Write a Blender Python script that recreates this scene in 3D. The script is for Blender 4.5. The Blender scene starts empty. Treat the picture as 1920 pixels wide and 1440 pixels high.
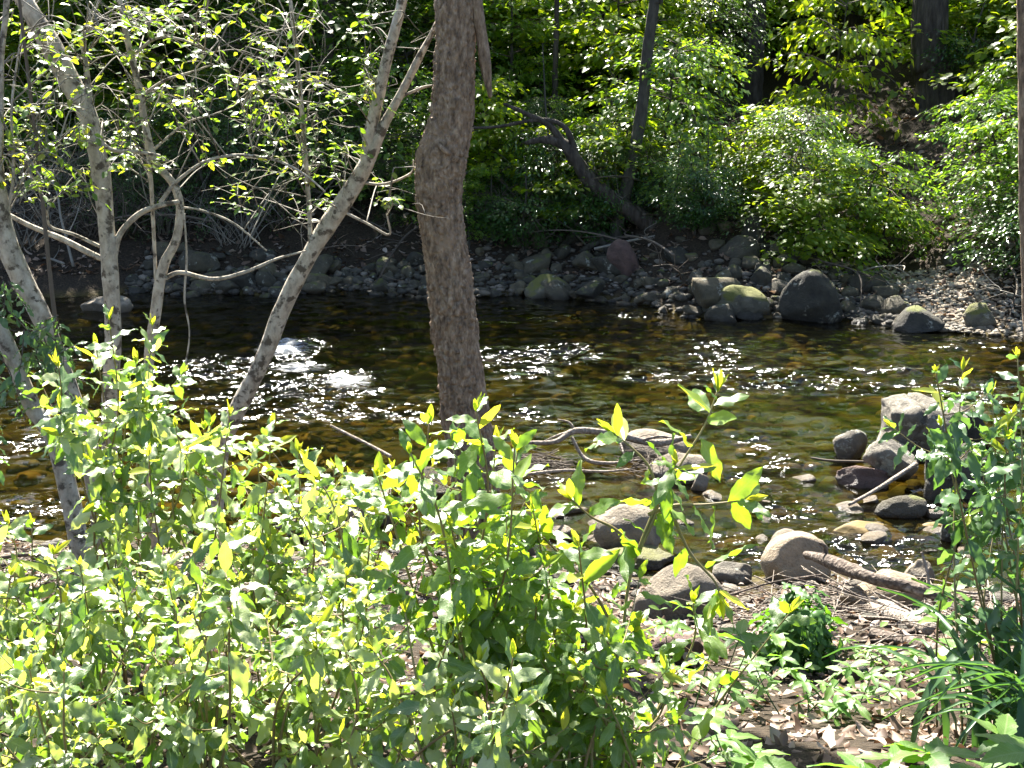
import bpy, math, random
import numpy as np
from mathutils import Vector, Matrix
R = math.radians
random.seed(7)
rng = np.random.default_rng(11)
SC = bpy.context.scene
COL = SC.collection

# ------------------------------------------------------------------ camera
F = 2501.0                       # focal length in photo pixels (1920 wide)
CAM = np.array([0.0, 0.0, 3.0])  # 3 m above the water
PITCH = math.atan((720 - 100) / F)
cd = bpy.data.cameras.new('camera')
cd.sensor_width = 36
cd.lens = 36 * F / 1920
cd.clip_start = 0.05
cd.clip_end = 600
cam = bpy.data.objects.new('camera', cd)
cam.location = CAM
cam.rotation_euler = (math.pi / 2 - PITCH, 0, 0)
COL.objects.link(cam)
SC.camera = cam

# ------------------------------------------------------------------ sky, sun, exposure
SUN_EL, SUN_AZ = R(50), R(-14)    # ahead of the camera, a little to the left
sdir = Vector((math.sin(SUN_AZ) * math.cos(SUN_EL), math.cos(SUN_AZ) * math.cos(SUN_EL), math.sin(SUN_EL)))
w = bpy.data.worlds.new('World')
SC.world = w
w.use_nodes = True
nt = w.node_tree
nt.nodes.clear()
sky = nt.nodes.new('ShaderNodeTexSky')
sky.sky_type = 'NISHITA'
sky.sun_disc = False
sky.sun_elevation = SUN_EL
sky.sun_rotation = SUN_AZ
sky.air_density = 0.8
sky.dust_density = 1.0
sky.ozone_density = 0.3
bg = nt.nodes.new('ShaderNodeBackground')
bg.inputs['Strength'].default_value = 0.06
wo = nt.nodes.new('ShaderNodeOutputWorld')
nt.links.new(sky.outputs[0], bg.inputs[0])
nt.links.new(bg.outputs[0], wo.inputs[0])
sl = bpy.data.lights.new('sun', 'SUN')
sl.energy = 5.0
sl.angle = R(0.53)
sl.color = (1.0, 0.95, 0.86)
so = bpy.data.objects.new('sun', sl)
so.rotation_euler = (-sdir).to_track_quat('-Z', 'Y').to_euler()
so.location = sdir * 60
COL.objects.link(so)
SC.view_settings.view_transform = 'Standard'
SC.view_settings.look = 'None'
SC.view_settings.exposure = 2.7
SC.view_settings.gamma = 1.0
SC.view_settings.use_curve_mapping = False
SC.render.engine = 'CYCLES'
SC.cycles.use_denoising = True
SC.cycles.max_bounces = 6
SC.cycles.diffuse_bounces = 2
SC.cycles.glossy_bounces = 3
SC.cycles.transmission_bounces = 4
SC.cycles.transparent_max_bounces = 8
SC.cycles.caustics_reflective = False
SC.cycles.caustics_refractive = False
SC.cycles.sample_clamp_indirect = 4.0
SC.cycles.use_adaptive_sampling = True
SC.cycles.adaptive_threshold = 0.02

# ------------------------------------------------------------------ helpers: rays of the photo
FWD = np.array([0, math.cos(PITCH), -math.sin(PITCH)])
UPV = np.array([0, math.sin(PITCH), math.cos(PITCH)])


def ray(px, py):
    return np.array([1.0, 0, 0]) * ((px - 960) / F) + FWD + UPV * ((720 - py) / F)


def at(px, py, Y):
    d = ray(px, py)
    return CAM + d * (Y / d[1])


def onz(px, py, z=0.0):
    d = ray(px, py)
    return CAM + d * ((z - CAM[2]) / d[2])


def pxm(Y):
    return Y / F


# ------------------------------------------------------------------ noise
def _h(ix, iy, iz):
    n = (ix.astype(np.int64) * 374761393 + iy.astype(np.int64) * 668265263 + iz.astype(np.int64) * 2147483647) & 0xFFFFFFFF
    n = ((n ^ (n >> 13)) * 1274126177) & 0xFFFFFFFF
    n = (n ^ (n >> 16)) & 0xFFFFFF
    return n / float(0xFFFFFF) * 2 - 1


def vnoise(P):
    P = np.asarray(P, float)
    i = np.floor(P).astype(np.int64)
    f = P - i
    f = f * f * (3 - 2 * f)
    x, y, z = i[..., 0], i[..., 1], i[..., 2]
    fx, fy, fz = f[..., 0], f[..., 1], f[..., 2]
    def L(a, b, t): return a + (b - a) * t
    c = [[[_h(x + a, y + b, z + d) for d in (0, 1)] for b in (0, 1)] for a in (0, 1)]
    return L(L(L(c[0][0][0], c[1][0][0], fx), L(c[0][1][0], c[1][1][0], fx), fy),
             L(L(c[0][0][1], c[1][0][1], fx), L(c[0][1][1], c[1][1][1], fx), fy), fz)


def fbm(P, o=4, g=0.5):
    P = np.asarray(P, float)
    s, a = 0, 1.0
    for k in range(o):
        s = s + a * vnoise(P * (2 ** k) + 17.3 * k)
        a *= g
    return s


def nrm(v):
    v = np.asarray(v, float)
    return v / np.maximum(np.linalg.norm(v, axis=-1, keepdims=True), 1e-9)


# ------------------------------------------------------------------ mesh builder
class MB:
    def __init__(self):
        self.v, self.f, self.r, self.n = [], [], [], 0

    def add(self, v, faces, rnd=0.0):
        v = np.asarray(v, float).reshape(-1, 3)
        if not isinstance(faces, (list, tuple)):
            faces = [faces]
        for f in faces:
            self.f.append(np.asarray(f, np.int64) + self.n)
        self.v.append(v)
        self.r.append(np.broadcast_to(np.asarray(rnd, float), (len(v),)))
        self.n += len(v)
        return self

    def mesh(self, name, mat, smooth=True):
        me = bpy.data.meshes.new(name)
        V = np.concatenate(self.v)
        me.vertices.add(len(V))
        me.vertices.foreach_set('co', V.astype(np.float32).ravel())
        lv = np.concatenate([f.ravel() for f in self.f])
        tot = np.concatenate([np.full(len(f), f.shape[1]) for f in self.f])
        st = np.concatenate([[0], np.cumsum(tot)[:-1]])
        me.loops.add(len(lv))
        me.loops.foreach_set('vertex_index', lv.astype(np.int32))
        me.polygons.add(len(tot))
        me.polygons.foreach_set('loop_start', st.astype(np.int32))
        me.polygons.foreach_set('use_smooth', np.full(len(tot), smooth))
        at_ = me.attributes.new('rnd', 'FLOAT', 'POINT')
        at_.data.foreach_set('value', np.concatenate(self.r).astype(np.float32))
        me.update(calc_edges=True)
        me.validate()
        if mat:
            me.materials.append(mat)
        return me

    def build(self, name, mat, parent=None, kind=None, smooth=True):
        return link(name, self.mesh(name, mat, smooth), parent, kind)


def link(name, me, parent=None, kind=None, M=None):
    o = bpy.data.objects.new(name, me)
    COL.objects.link(o)
    if parent is not None:
        o.parent = parent
    if M is not None:
        o.matrix_basis = M
    if kind:
        o['kind'] = kind
    return o


def tag(o, label, cat, group=None):
    o['label'] = label
    o['category'] = cat
    if group:
        o['group'] = group
    return o


def empty(name, loc, label=None, cat=None, group=None):
    o = bpy.data.objects.new(name, None)
    o.empty_display_size = 0.1
    COL.objects.link(o)
    o.location = loc
    if label:
        tag(o, label, cat, group)
    return o


def catmull(P, n):
    P = np.asarray(P, float)
    if len(P) == 2:
        t = np.linspace(0, 1, n)[:, None]
        return P[0] * (1 - t) + P[1] * t
    Q = np.vstack([2 * P[0] - P[1], P, 2 * P[-1] - P[-2]])
    s = np.linspace(0, len(P) - 1 - 1e-9, n)
    i = s.astype(int)
    t = (s - i)[:, None]
    a, b, c, d = Q[i], Q[i + 1], Q[i + 2], Q[i + 3]
    return 0.5 * (2 * b + (c - a) * t + (2 * a - 5 * b + 4 * c - d) * t * t + (3 * b - a - 3 * c + d) * t ** 3)


def worley2(u, v, wrap):
    """F1 and F2 on a jittered grid, u wrapping after `wrap` cells"""
    iu, iv = np.floor(u).astype(np.int64), np.floor(v).astype(np.int64)
    f1 = np.full(u.shape, 9.0)
    f2 = np.full(u.shape, 9.0)
    cid = np.zeros(u.shape)
    for a in (-1, 0, 1):
        for b in (-1, 0, 1):
            cu, cv = iu + a, iv + b
            w_ = cu % wrap
            du = cu + .5 + .42 * _h(w_, cv, w_ * 0 + 3) - u
            dv = cv + .5 + .42 * _h(w_, cv, w_ * 0 + 8) - v
            d = np.sqrt(du * du + dv * dv)
            m = d < f1
            f2 = np.where(m, f1, np.minimum(f2, d))
            cid = np.where(m, _h(w_, cv, w_ * 0 + 5), cid)
            f1 = np.where(m, d, f1)
    return f1, f2, cid


def tube(P, rad, n=24, sides=8, bark=0.0, freq=9.0, rough=0.0, smoothpath=True, seed=0.0, plates=None):
    """P: k x 3 path, rad: k radii -> verts, faces."""
    P = np.asarray(P, float)
    rad = np.broadcast_to(np.asarray(rad, float), (len(P),))
    C = catmull(np.column_stack([P, rad]), n) if smoothpath else np.column_stack([P, rad])
    n = len(C)
    c, r = C[:, :3], np.maximum(C[:, 3], 1e-4)
    T = nrm(np.gradient(c, axis=0))
    ref = np.array([1.0, 0, 0]) if abs(T[0][0]) < 0.8 else np.array([0, 0, 1.0])
    U = np.zeros_like(T)
    u = nrm(ref - T[0] * (ref @ T[0]))
    for i in range(n):
        u = nrm(u - T[i] * (u @ T[i]))
        U[i] = u
    W = np.cross(T, U)
    a = np.linspace(0, 2 * math.pi, sides, endpoint=False)
    ca, sa = np.cos(a)[None, :, None], np.sin(a)[None, :, None]
    off = U[:, None, :] * ca + W[:, None, :] * sa
    rr = np.repeat(r[:, None], sides, 1)
    if bark or rough or plates:
        L = np.concatenate([[0], np.cumsum(np.linalg.norm(np.diff(c, axis=0), axis=1))])
        q = np.stack(np.broadcast_arrays(np.cos(a)[None, :] * 1.0, np.sin(a)[None, :] * 1.0, L[:, None]), -1)
        if bark:
            g = q * np.array([freq, freq, freq * 0.75]) + seed
            rr = rr + bark * (np.abs(vnoise(g)) * 1.4 - 0.5 + 0.4 * vnoise(g * 2.3))
        if plates:
            k_, vl, dep = plates
            th = np.broadcast_to(a[None, :] / (2 * math.pi), rr.shape)
            Lb = np.broadcast_to(L[:, None], rr.shape)
            wu = .55 * fbm(q * np.array([2.5, 2.5, 7]) + 31, 3)
            f1, f2, ci = worley2(th * k_ + wu, Lb / vl + .8 * fbm(q * np.array([3, 3, 9]) + 77, 3), k_)
            pl = np.clip((f2 - f1) * 2.4, 0, 1)
            fade = .55 + .45 * np.clip(fbm(q * np.array([.9, .9, 1.6]) + 5, 2) * 1.5 + .4, 0, 1)
            rr = rr + dep * fade * (pl ** .7 * (.75 + .5 * ci) - .6) + dep * .35 * vnoise(q * np.array([14, 14, 60]))
        if rough:
            rr = rr * (1 + rough * fbm(q * np.array([1.2, 1.2, 4.0]) + seed, 3))
    V = c[:, None, :] + off * rr[..., None]
    idx = np.arange(n * sides).reshape(n, sides)
    A = idx[:-1]
    B = idx[1:]
    fq = np.stack([A, np.roll(A, -1, 1), np.roll(B, -1, 1), B], -1).reshape(-1, 4)
    V = V.reshape(-1, 3)
    V = np.vstack([V, c[0] - T[0] * 0, c[-1] + T[-1] * r[-1] * 0.5])
    k = n * sides
    i0 = idx[0]
    i1 = idx[-1]
    ft = np.concatenate([np.stack([np.full(sides, k), np.roll(i0, -1), i0], -1),
                         np.stack([np.full(sides, k + 1), i1, np.roll(i1, -1)], -1)])
    return V, [fq, ft]


# ------------------------------------------------------------------ leaf templates (x across, y along, z up)
def leaf_grid(na, nl, width, shape=1.0, fold=0.12, droop=0.15, wave=0.0, waven=3, serr=0.0, curl=0.0, ph=0.0, corr=0.0):
    """na cells across (even), nl along; returns verts and quads; length 1."""
    t = np.linspace(0.0, 1.0, nl + 1)
    prof = width * np.sin(np.pi * np.clip(t, 0.02, 0.985) ** shape) ** 0.8
    s = np.linspace(-1, 1, na + 1)
    T, S = np.meshgrid(t, s, indexing='ij')
    W = prof[:, None] * S
    if serr:
        W = W * (1 + serr * np.where((np.arange(nl + 1)[:, None] % 2) == 0, 1, -1) * (np.abs(S) > 0.95))
    Z = fold * np.abs(W) - droop * T ** 2 + wave * np.sin(T * waven * 2 * np.pi + ph + S * 1.3) * np.abs(S) ** 1.5 * width
    Z = Z - curl * (np.abs(W) ** 2) / max(width, 1e-6)
    if corr:
        Z = Z + corr * np.cos((T * 9 - np.abs(S) * 1.6) * 2 * np.pi) * 0.5
    V = np.stack([W, T, Z], -1).reshape(-1, 3)
    idx = np.arange((nl + 1) * (na + 1)).reshape(nl + 1, na + 1)
    f = np.stack([idx[:-1, :-1], idx[:-1, 1:], idx[1:, 1:], idx[1:, :-1]], -1).reshape(-1, 4)
    return V, f


def leaf_far(wd=0.27, fold=0.25):
    V = np.array([[0, 0, 0], [-wd, .42, fold * wd], [0, .45, 0], [wd, .42, fold * wd], [-wd * .55, .78, fold * wd * .3 - .05], [wd * .55, .78, fold * wd * .3 - .05], [0, 1, -.12]], float)
    f3 = np.array([[0, 2, 1], [0, 3, 2], [4, 2, 6], [2, 5, 6], [1, 2, 4], [3, 5, 2]])
    return V, f3


def frames(D, N):
    """orthonormal frames: Y along D, Z near N -> (n,3,3) columns X,Y,Z"""
    D = nrm(D)
    N = N - D * np.sum(N * D, -1, keepdims=True)
    N = nrm(N)
    X = np.cross(D, N)
    return np.stack([X, D, N], -1)


def batch(mb, tmpl, pos, D, N, size, rnd=None):
    V, f = tmpl
    Fm = frames(np.asarray(D, float), np.asarray(N, float))
    n = len(pos)
    size = np.broadcast_to(np.asarray(size, float), (n,))
    W = np.einsum('nij,kj->nki', Fm, V) * size[:, None, None] + np.asarray(pos)[:, None, :]
    k = len(V)
    fs = (f[None] + (np.arange(n) * k)[:, None, None]).reshape(-1, f.shape[1])
    if rnd is None:
        rnd = rng.random(n)
    mb.add(W.reshape(-1, 3), fs, np.repeat(rnd, k))


# ------------------------------------------------------------------ materials
def newmat(name):
    m = bpy.data.materials.new(name)
    m.use_nodes = True
    t = m.node_tree
    t.nodes.clear()
    return m, t, t.nodes, t.links


def N_(t, kind, **kw):
    n = t.nodes.new(kind)
    for k, v in kw.items():
        if k in n.inputs:
            n.inputs[k].default_value = v
        else:
            setattr(n, k, v)
    return n


def ramp(t, stops, interp='LINEAR'):
    n = t.nodes.new('ShaderNodeValToRGB')
    n.color_ramp.interpolation = interp
    e = n.color_ramp.elements
    while len(e) < len(stops):
        e.new(0.5)
    for el, (p, c) in zip(e, stops):
        el.position = p
        el.color = (*c, 1)
    return n


def rndval(t):
    """per-leaf random: mesh attribute plus the object's own random"""
    a = N_(t, 'ShaderNodeAttribute', attribute_name='rnd')
    o = t.nodes.new('ShaderNodeObjectInfo')
    ad = N_(t, 'ShaderNodeMath', operation='ADD')
    t.links.new(a.outputs['Fac'], ad.inputs[0])
    t.links.new(o.outputs['Random'], ad.inputs[1])
    fr = N_(t, 'ShaderNodeMath', operation='FRACT')
    t.links.new(ad.outputs[0], fr.inputs[0])
    return fr.outputs[0]


def leaf_mat(name, stops, trans=0.45, tcol=(1.25, 1.15, 0.35), rough=0.35, spec=0.5, under=None, bump=False):
    m, t, n, l = newmat(name)
    rv = rndval(t)
    rp = ramp(t, stops)
    l.new(rv, rp.inputs[0])
    col = rp.outputs[0]
    geo = t.nodes.new('ShaderNodeNewGeometry')
    tc = t.nodes.new('ShaderNodeTexCoord')
    nz = N_(t, 'ShaderNodeTexNoise', Scale=30.0, Detail=3.0)
    l.new(tc.outputs['Object'], nz.inputs['Vector'])
    if under:
        mx = N_(t, 'ShaderNodeMix', data_type='RGBA')
        l.new(geo.outputs['Backfacing'], mx.inputs['Factor'])
        l.new(col, mx.inputs[6])
        mx.inputs[7].default_value = (*under, 1)
        dcol = mx.outputs[2]
    else:
        dcol = col
    pb = N_(t, 'ShaderNodeBsdfPrincipled', Roughness=rough)
    pb.inputs['Specular IOR Level'].default_value = spec
    l.new(dcol, pb.inputs['Base Color'])
    if bump:
        sx = t.nodes.new('ShaderNodeSeparateXYZ')
        l.new(tc.outputs['Object'], sx.inputs[0])
        ax = N_(t, 'ShaderNodeMath', operation='ABSOLUTE')
        l.new(sx.outputs[0], ax.inputs[0])
        m1 = N_(t, 'ShaderNodeMath', operation='MULTIPLY_ADD')
        l.new(ax.outputs[0], m1.inputs[0])
        m1.inputs[1].default_value = -1.3
        l.new(sx.outputs[1], m1.inputs[2])
        m2 = N_(t, 'ShaderNodeMath', operation='MULTIPLY')
        l.new(m1.outputs[0], m2.inputs[0])
        m2.inputs[1].default_value = 58.0
        sn = N_(t, 'ShaderNodeMath', operation='SINE')
        l.new(m2.outputs[0], sn.inputs[0])
        vr = ramp(t, [(0.86, (0, 0, 0)), (1.0, (1, 1, 1))])
        l.new(sn.outputs[0], vr.inputs[0])
        mid = N_(t, 'ShaderNodeMapRange')
        mid.inputs['From Min'].default_value = 0.010
        mid.inputs['From Max'].default_value = 0.022
        mid.inputs['To Min'].default_value = 1.0
        mid.inputs['To Max'].default_value = 0.0
        l.new(ax.outputs[0], mid.inputs[0])
        mxv = N_(t, 'ShaderNodeMath', operation='MAXIMUM')
        l.new(vr.outputs[0], mxv.inputs[0])
        l.new(mid.outputs[0], mxv.inputs[1])
        sf = N_(t, 'ShaderNodeMath', operation='MULTIPLY')
        l.new(mxv.outputs[0], sf.inputs[0])
        sf.inputs[1].default_value = 0.4
        vm = N_(t, 'ShaderNodeMix', data_type='RGBA')
        l.new(sf.outputs[0], vm.inputs['Factor'])
        l.new(dcol, vm.inputs[6])
        vm.inputs[7].default_value = (0.30, 0.36, 0.16, 1)
        l.new(vm.outputs[2], pb.inputs['Base Color'])
        bp = N_(t, 'ShaderNodeBump', Strength=0.25, Distance=0.004)
        l.new(nz.outputs[0], bp.inputs['Height'])
        l.new(bp.outputs[0], pb.inputs['Normal'])
    tr = t.nodes.new('ShaderNodeBsdfTranslucent')
    ml = N_(t, 'ShaderNodeMix', data_type='RGBA', blend_type='MULTIPLY')
    ml.inputs['Factor'].default_value = 1
    l.new(col, ml.inputs[6])
    ml.inputs[7].default_value = (*[c * 2.2 for c in tcol], 1)
    l.new(ml.outputs[2], tr.inputs['Color'])
    ms = N_(t, 'ShaderNodeMixShader', Fac=trans)
    l.new(pb.outputs[0], ms.inputs[1])
    l.new(tr.outputs[0], ms.inputs[2])
    out = t.nodes.new('ShaderNodeOutputMaterial')
    l.new(ms.outputs[0], out.inputs[0])
    return m


def bark_mat(name, c1, c2, c3, scale=(18, 18, 5), patches=None, moss=None, bump=0.02, rough=0.85):
    m, t, n, l = newmat(name)
    tc = t.nodes.new('ShaderNodeTexCoord')
    mp = N_(t, 'ShaderNodeMapping')
    mp.inputs['Scale'].default_value = scale
    l.new(tc.outputs['Object'], mp.inputs[0])
    nz = N_(t, 'ShaderNodeTexNoise', Scale=1.6, Detail=7.0, Roughness=0.65)
    l.new(mp.outputs[0], nz.inputs['Vector'])
    vo = N_(t, 'ShaderNodeTexVoronoi', Scale=2.2, feature='F1')
    l.new(mp.outputs[0], vo.inputs['Vector'])
    rp = ramp(t, [(0.3, c1), (0.5, c2), (0.7, c3)])
    l.new(nz.outputs[0], rp.inputs[0])
    col = rp.outputs[0]
    if patches:
        n2 = N_(t, 'ShaderNodeTexNoise', Scale=patches[1], Detail=4.0, Roughness=0.6)
        l.new(tc.outputs['Object'], n2.inputs['Vector'])
        r2 = ramp(t, [(patches[2], (0, 0, 0)), (patches[2] + 0.08, (1, 1, 1))])
        l.new(n2.outputs[0], r2.inputs[0])
        mx = N_(t, 'ShaderNodeMix', data_type='RGBA')
        l.new(r2.outputs[0], mx.inputs['Factor'])
        l.new(col, mx.inputs[6])
        mx.inputs[7].default_value = (*patches[0], 1)
        col = mx.outputs[2]
    pb = N_(t, 'ShaderNodeBsdfPrincipled', Roughness=rough)
    pb.inputs['Specular IOR Level'].default_value = 0.25
    l.new(col, pb.inputs['Base Color'])
    ad = N_(t, 'ShaderNodeMath', operation='ADD')
    l.new(nz.outputs[0], ad.inputs[0])
    l.new(vo.outputs['Distance'], ad.inputs[1])
    bp = N_(t, 'ShaderNodeBump', Strength=0.8, Distance=bump)
    l.new(ad.outputs[0], bp.inputs['Height'])
    l.new(bp.outputs[0], pb.inputs['Normal'])
    out = t.nodes.new('ShaderNodeOutputMaterial')
    l.new(pb.outputs[0], out.inputs[0])
    return m


def rock_mat(name, stops, moss=0.0, lichen=0.0, mosscol=(0.10, 0.11, 0.02), speck=0.5):
    m, t, n, l = newmat(name)
    rv = rndval(t)
    rp = ramp(t, stops)
    l.new(rv, rp.inputs[0])
    geo = t.nodes.new('ShaderNodeNewGeometry')
    oi = t.nodes.new('ShaderNodeObjectInfo')
    tc = t.nodes.new('ShaderNodeTexCoord')
    va = N_(t, 'ShaderNodeVectorMath', operation='ADD')
    l.new(geo.outputs['Position'], va.inputs[0])
    l.new(oi.outputs['Random'], va.inputs[1])
    nz = N_(t, 'ShaderNodeTexNoise', Scale=9.0, Detail=8.0, Roughness=0.68)
    l.new(va.outputs[0], nz.inputs['Vector'])
    mr = ramp(t, [(0.3, (0.45, 0.45, 0.45)), (0.55, (1, 1, 1)), (0.75, (1.35, 1.3, 1.22))])
    l.new(nz.outputs[0], mr.inputs[0])
    mu = N_(t, 'ShaderNodeMix', data_type='RGBA', blend_type='MULTIPLY')
    mu.inputs['Factor'].default_value = 1
    l.new(rp.outputs[0], mu.inputs[6])
    l.new(mr.outputs[0], mu.inputs[7])
    col = mu.outputs[2]
    fine = N_(t, 'ShaderNodeTexNoise', Scale=75.0, Detail=4.0, Roughness=0.7)
    l.new(va.outputs[0], fine.inputs['Vector'])
    if lichen:
        n3 = N_(t, 'ShaderNodeTexNoise', Scale=7.0, Detail=9.0, Roughness=0.72)
        l.new(va.outputs[0], n3.inputs['Vector'])
        r3 = ramp(t, [(0.66 - lichen * 0.14, (0, 0, 0)), (0.70 - lichen * 0.14, (1, 1, 1))])
        l.new(n3.outputs[0], r3.inputs[0])
        mx = N_(t, 'ShaderNodeMix', data_type='RGBA')
        l.new(r3.outputs[0], mx.inputs['Factor'])
        l.new(col, mx.inputs[6])
        mx.inputs[7].default_value = (0.27, 0.265, 0.21, 1)
        col = mx.outputs[2]
    if moss:
        sx = t.nodes.new('ShaderNodeSeparateXYZ')
        l.new(geo.outputs['Normal'], sx.inputs[0])
        n4 = N_(t, 'ShaderNodeTexNoise', Scale=5.0, Detail=5.0, Roughness=0.6)
        l.new(va.outputs[0], n4.inputs['Vector'])
        aa = N_(t, 'ShaderNodeMath', operation='MULTIPLY_ADD')
        l.new(sx.outputs[2], aa.inputs[0])
        aa.inputs[1].default_value = 0.35
        l.new(n4.outputs[0], aa.inputs[2])
        r4 = ramp(t, [(0.88 - moss * 0.3, (0, 0, 0)), (0.98 - moss * 0.3, (1, 1, 1))])
        l.new(aa.outputs[0], r4.inputs[0])
        mx = N_(t, 'ShaderNodeMix', data_type='RGBA')
        l.new(r4.outputs[0], mx.inputs['Factor'])
        l.new(col, mx.inputs[6])
        mx.inputs[7].default_value = (*mosscol, 1)
        col = mx.outputs[2]
    # wet band at and under the water line
    sp = t.nodes.new('ShaderNodeSeparateXYZ')
    l.new(geo.outputs['Position'], sp.inputs[0])
    nw = N_(t, 'ShaderNodeMath', operation='MULTIPLY_ADD')
    l.new(nz.outputs[0], nw.inputs[0])
    nw.inputs[1].default_value = -0.12
    l.new(sp.outputs[2], nw.inputs[2])
    wet = N_(t, 'ShaderNodeMapRange')
    wet.inputs['From Min'].default_value = -0.05
    wet.inputs['From Max'].default_value = 0.03
    wet.inputs['To Min'].default_value = 1
    wet.inputs['To Max'].default_value = 0
    l.new(nw.outputs[0], wet.inputs[0])
    dk = N_(t, 'ShaderNodeMix', data_type='RGBA', blend_type='MULTIPLY')
    l.new(wet.outputs[0], dk.inputs['Factor'])
    l.new(col, dk.inputs[6])
    dk.inputs[7].default_value = (0.48, 0.42, 0.33, 1)
    pb = N_(t, 'ShaderNodeBsdfPrincipled')
    l.new(dk.outputs[2], pb.inputs['Base Color'])
    ro = N_(t, 'ShaderNodeMapRange')
    ro.inputs['To Min'].default_value = 0.85
    ro.inputs['To Max'].default_value = 0.35
    l.new(wet.outputs[0], ro.inputs[0])
    l.new(ro.outputs[0], pb.inputs['Roughness'])
    ad = N_(t, 'ShaderNodeMath', operation='MULTIPLY_ADD')
    l.new(fine.outputs[0], ad.inputs[0])
    ad.inputs[1].default_value = 0.35
    l.new(nz.outputs[0], ad.inputs[2])
    bp = N_(t, 'ShaderNodeBump', Strength=1.0, Distance=0.045)
    l.new(ad.outputs[0], bp.inputs['Height'])
    l.new(bp.outputs[0], pb.inputs['Normal'])
    out = t.nodes.new('ShaderNodeOutputMaterial')
    l.new(pb.outputs[0], out.inputs[0])
    return m


def plain_mat(name, stops, rough=0.8, scale=20.0, bump=0.01, useattr=True, spec=0.3):
    m, t, n, l = newmat(name)
    geo = t.nodes.new('ShaderNodeNewGeometry')
    nz = N_(t, 'ShaderNodeTexNoise', Scale=scale, Detail=6.0, Roughness=0.65)
    l.new(geo.outputs['Position'], nz.inputs['Vector'])
    rp = ramp(t, stops)
    if useattr:
        rv = rndval(t)
        ma = N_(t, 'ShaderNodeMath', operation='MULTIPLY_ADD')
        l.new(rv, ma.inputs[0])
        ma.inputs[1].default_value = 0.75
        m2 = N_(t, 'ShaderNodeMath', operation='MULTIPLY_ADD')
        l.new(nz.outputs[0], m2.inputs[0])
        m2.inputs[1].default_value = 0.5
        m2.inputs[2].default_value = -0.12
        l.new(m2.outputs[0], ma.inputs[2])
        l.new(ma.outputs[0], rp.inputs[0])
    else:
        l.new(nz.outputs[0], rp.inputs[0])
    pb = N_(t, 'ShaderNodeBsdfPrincipled', Roughness=rough)
    pb.inputs['Specular IOR Level'].default_value = spec
    l.new(rp.outputs[0], pb.inputs['Base Color'])
    bp = N_(t, 'ShaderNodeBump', Strength=0.6, Distance=bump)
    l.new(nz.outputs[0], bp.inputs['Height'])
    l.new(bp.outputs[0], pb.inputs['Normal'])
    out = t.nodes.new('ShaderNodeOutputMaterial')
    l.new(pb.outputs[0], out.inputs[0])
    return m


M = {}
M['olive_leaf'] = leaf_mat('olive_leaf', [(0, (0.06, 0.125, 0.02)), (0.5, (0.09, 0.17, 0.025)), (1, (0.14, 0.22, 0.03))], 0.48, (1.3, 1.15, 0.25), 0.45, 1.0, under=(0.13, 0.18, 0.06), bump=True)
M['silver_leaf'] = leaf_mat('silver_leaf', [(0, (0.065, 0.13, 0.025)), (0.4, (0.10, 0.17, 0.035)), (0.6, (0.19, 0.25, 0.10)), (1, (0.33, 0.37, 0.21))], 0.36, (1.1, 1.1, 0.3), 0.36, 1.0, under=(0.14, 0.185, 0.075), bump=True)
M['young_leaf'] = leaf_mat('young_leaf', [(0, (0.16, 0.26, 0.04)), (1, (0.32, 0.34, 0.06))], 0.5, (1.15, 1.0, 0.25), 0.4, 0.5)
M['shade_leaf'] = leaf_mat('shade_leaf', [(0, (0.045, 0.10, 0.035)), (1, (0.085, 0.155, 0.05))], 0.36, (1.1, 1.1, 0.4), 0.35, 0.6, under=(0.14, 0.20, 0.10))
M['tree_leaf'] = leaf_mat('tree_leaf', [(0, (0.06, 0.12, 0.018)), (0.7, (0.10, 0.17, 0.02)), (1, (0.2, 0.22, 0.03))], 0.45, (1.2, 1.1, 0.3), 0.35, 0.6)
M['far_leaf'] = leaf_mat('far_leaf', [(0, (0.05, 0.11, 0.016)), (0.6, (0.09, 0.165, 0.024)), (1, (0.14, 0.21, 0.032))], 0.52, (1.25, 1.15, 0.3), 0.34, 0.6)
M['maple_leaf'] = leaf_mat('maple_leaf', [(0, (0.08, 0.15, 0.015)), (1, (0.18, 0.23, 0.02))], 0.62, (1.25, 1.15, 0.25), 0.4, 0.5)
M['laurel_leaf'] = leaf_mat('laurel_leaf', [(0, (0.02, 0.06, 0.012)), (1, (0.05, 0.11, 0.02))], 0.28, (1.2, 1.1, 0.3), 0.25, 0.8)
M['dark_leaf'] = leaf_mat('dark_leaf', [(0, (0.028, 0.06, 0.016)), (1, (0.06, 0.11, 0.024))], 0.3, (1.1, 1.1, 0.35), 0.4, 0.4)
M['herb_leaf'] = leaf_mat('herb_leaf', [(0, (0.06, 0.15, 0.025)), (1, (0.12, 0.21, 0.04))], 0.45, (1.15, 1.15, 0.4), 0.45, 0.45, bump=True)
M['bush_leaf'] = leaf_mat('bush_leaf', [(0, (0.035, 0.10, 0.015)), (1, (0.07, 0.16, 0.025))], 0.35, (1.2, 1.1, 0.3), 0.5, 0.35)
M['grass'] = leaf_mat('grass', [(0, (0.03, 0.08, 0.03)), (1, (0.055, 0.12, 0.04))], 0.3, (1.1, 1.1, 0.4), 0.4, 0.5)
M['shoot'] = plain_mat('shoot', [(0.2, (0.16, 0.11, 0.05)), (0.8, (0.24, 0.2, 0.09))], 0.6, 60, 0.002)
M['twig'] = plain_mat('twig', [(0.2, (0.05, 0.038, 0.027)), (0.8, (0.12, 0.095, 0.07))], 0.8, 40, 0.003)
M['pale_twig'] = plain_mat('pale_twig', [(0.2, (0.12, 0.105, 0.08)), (0.8, (0.26, 0.235, 0.19))], 0.8, 40, 0.003)
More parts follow.
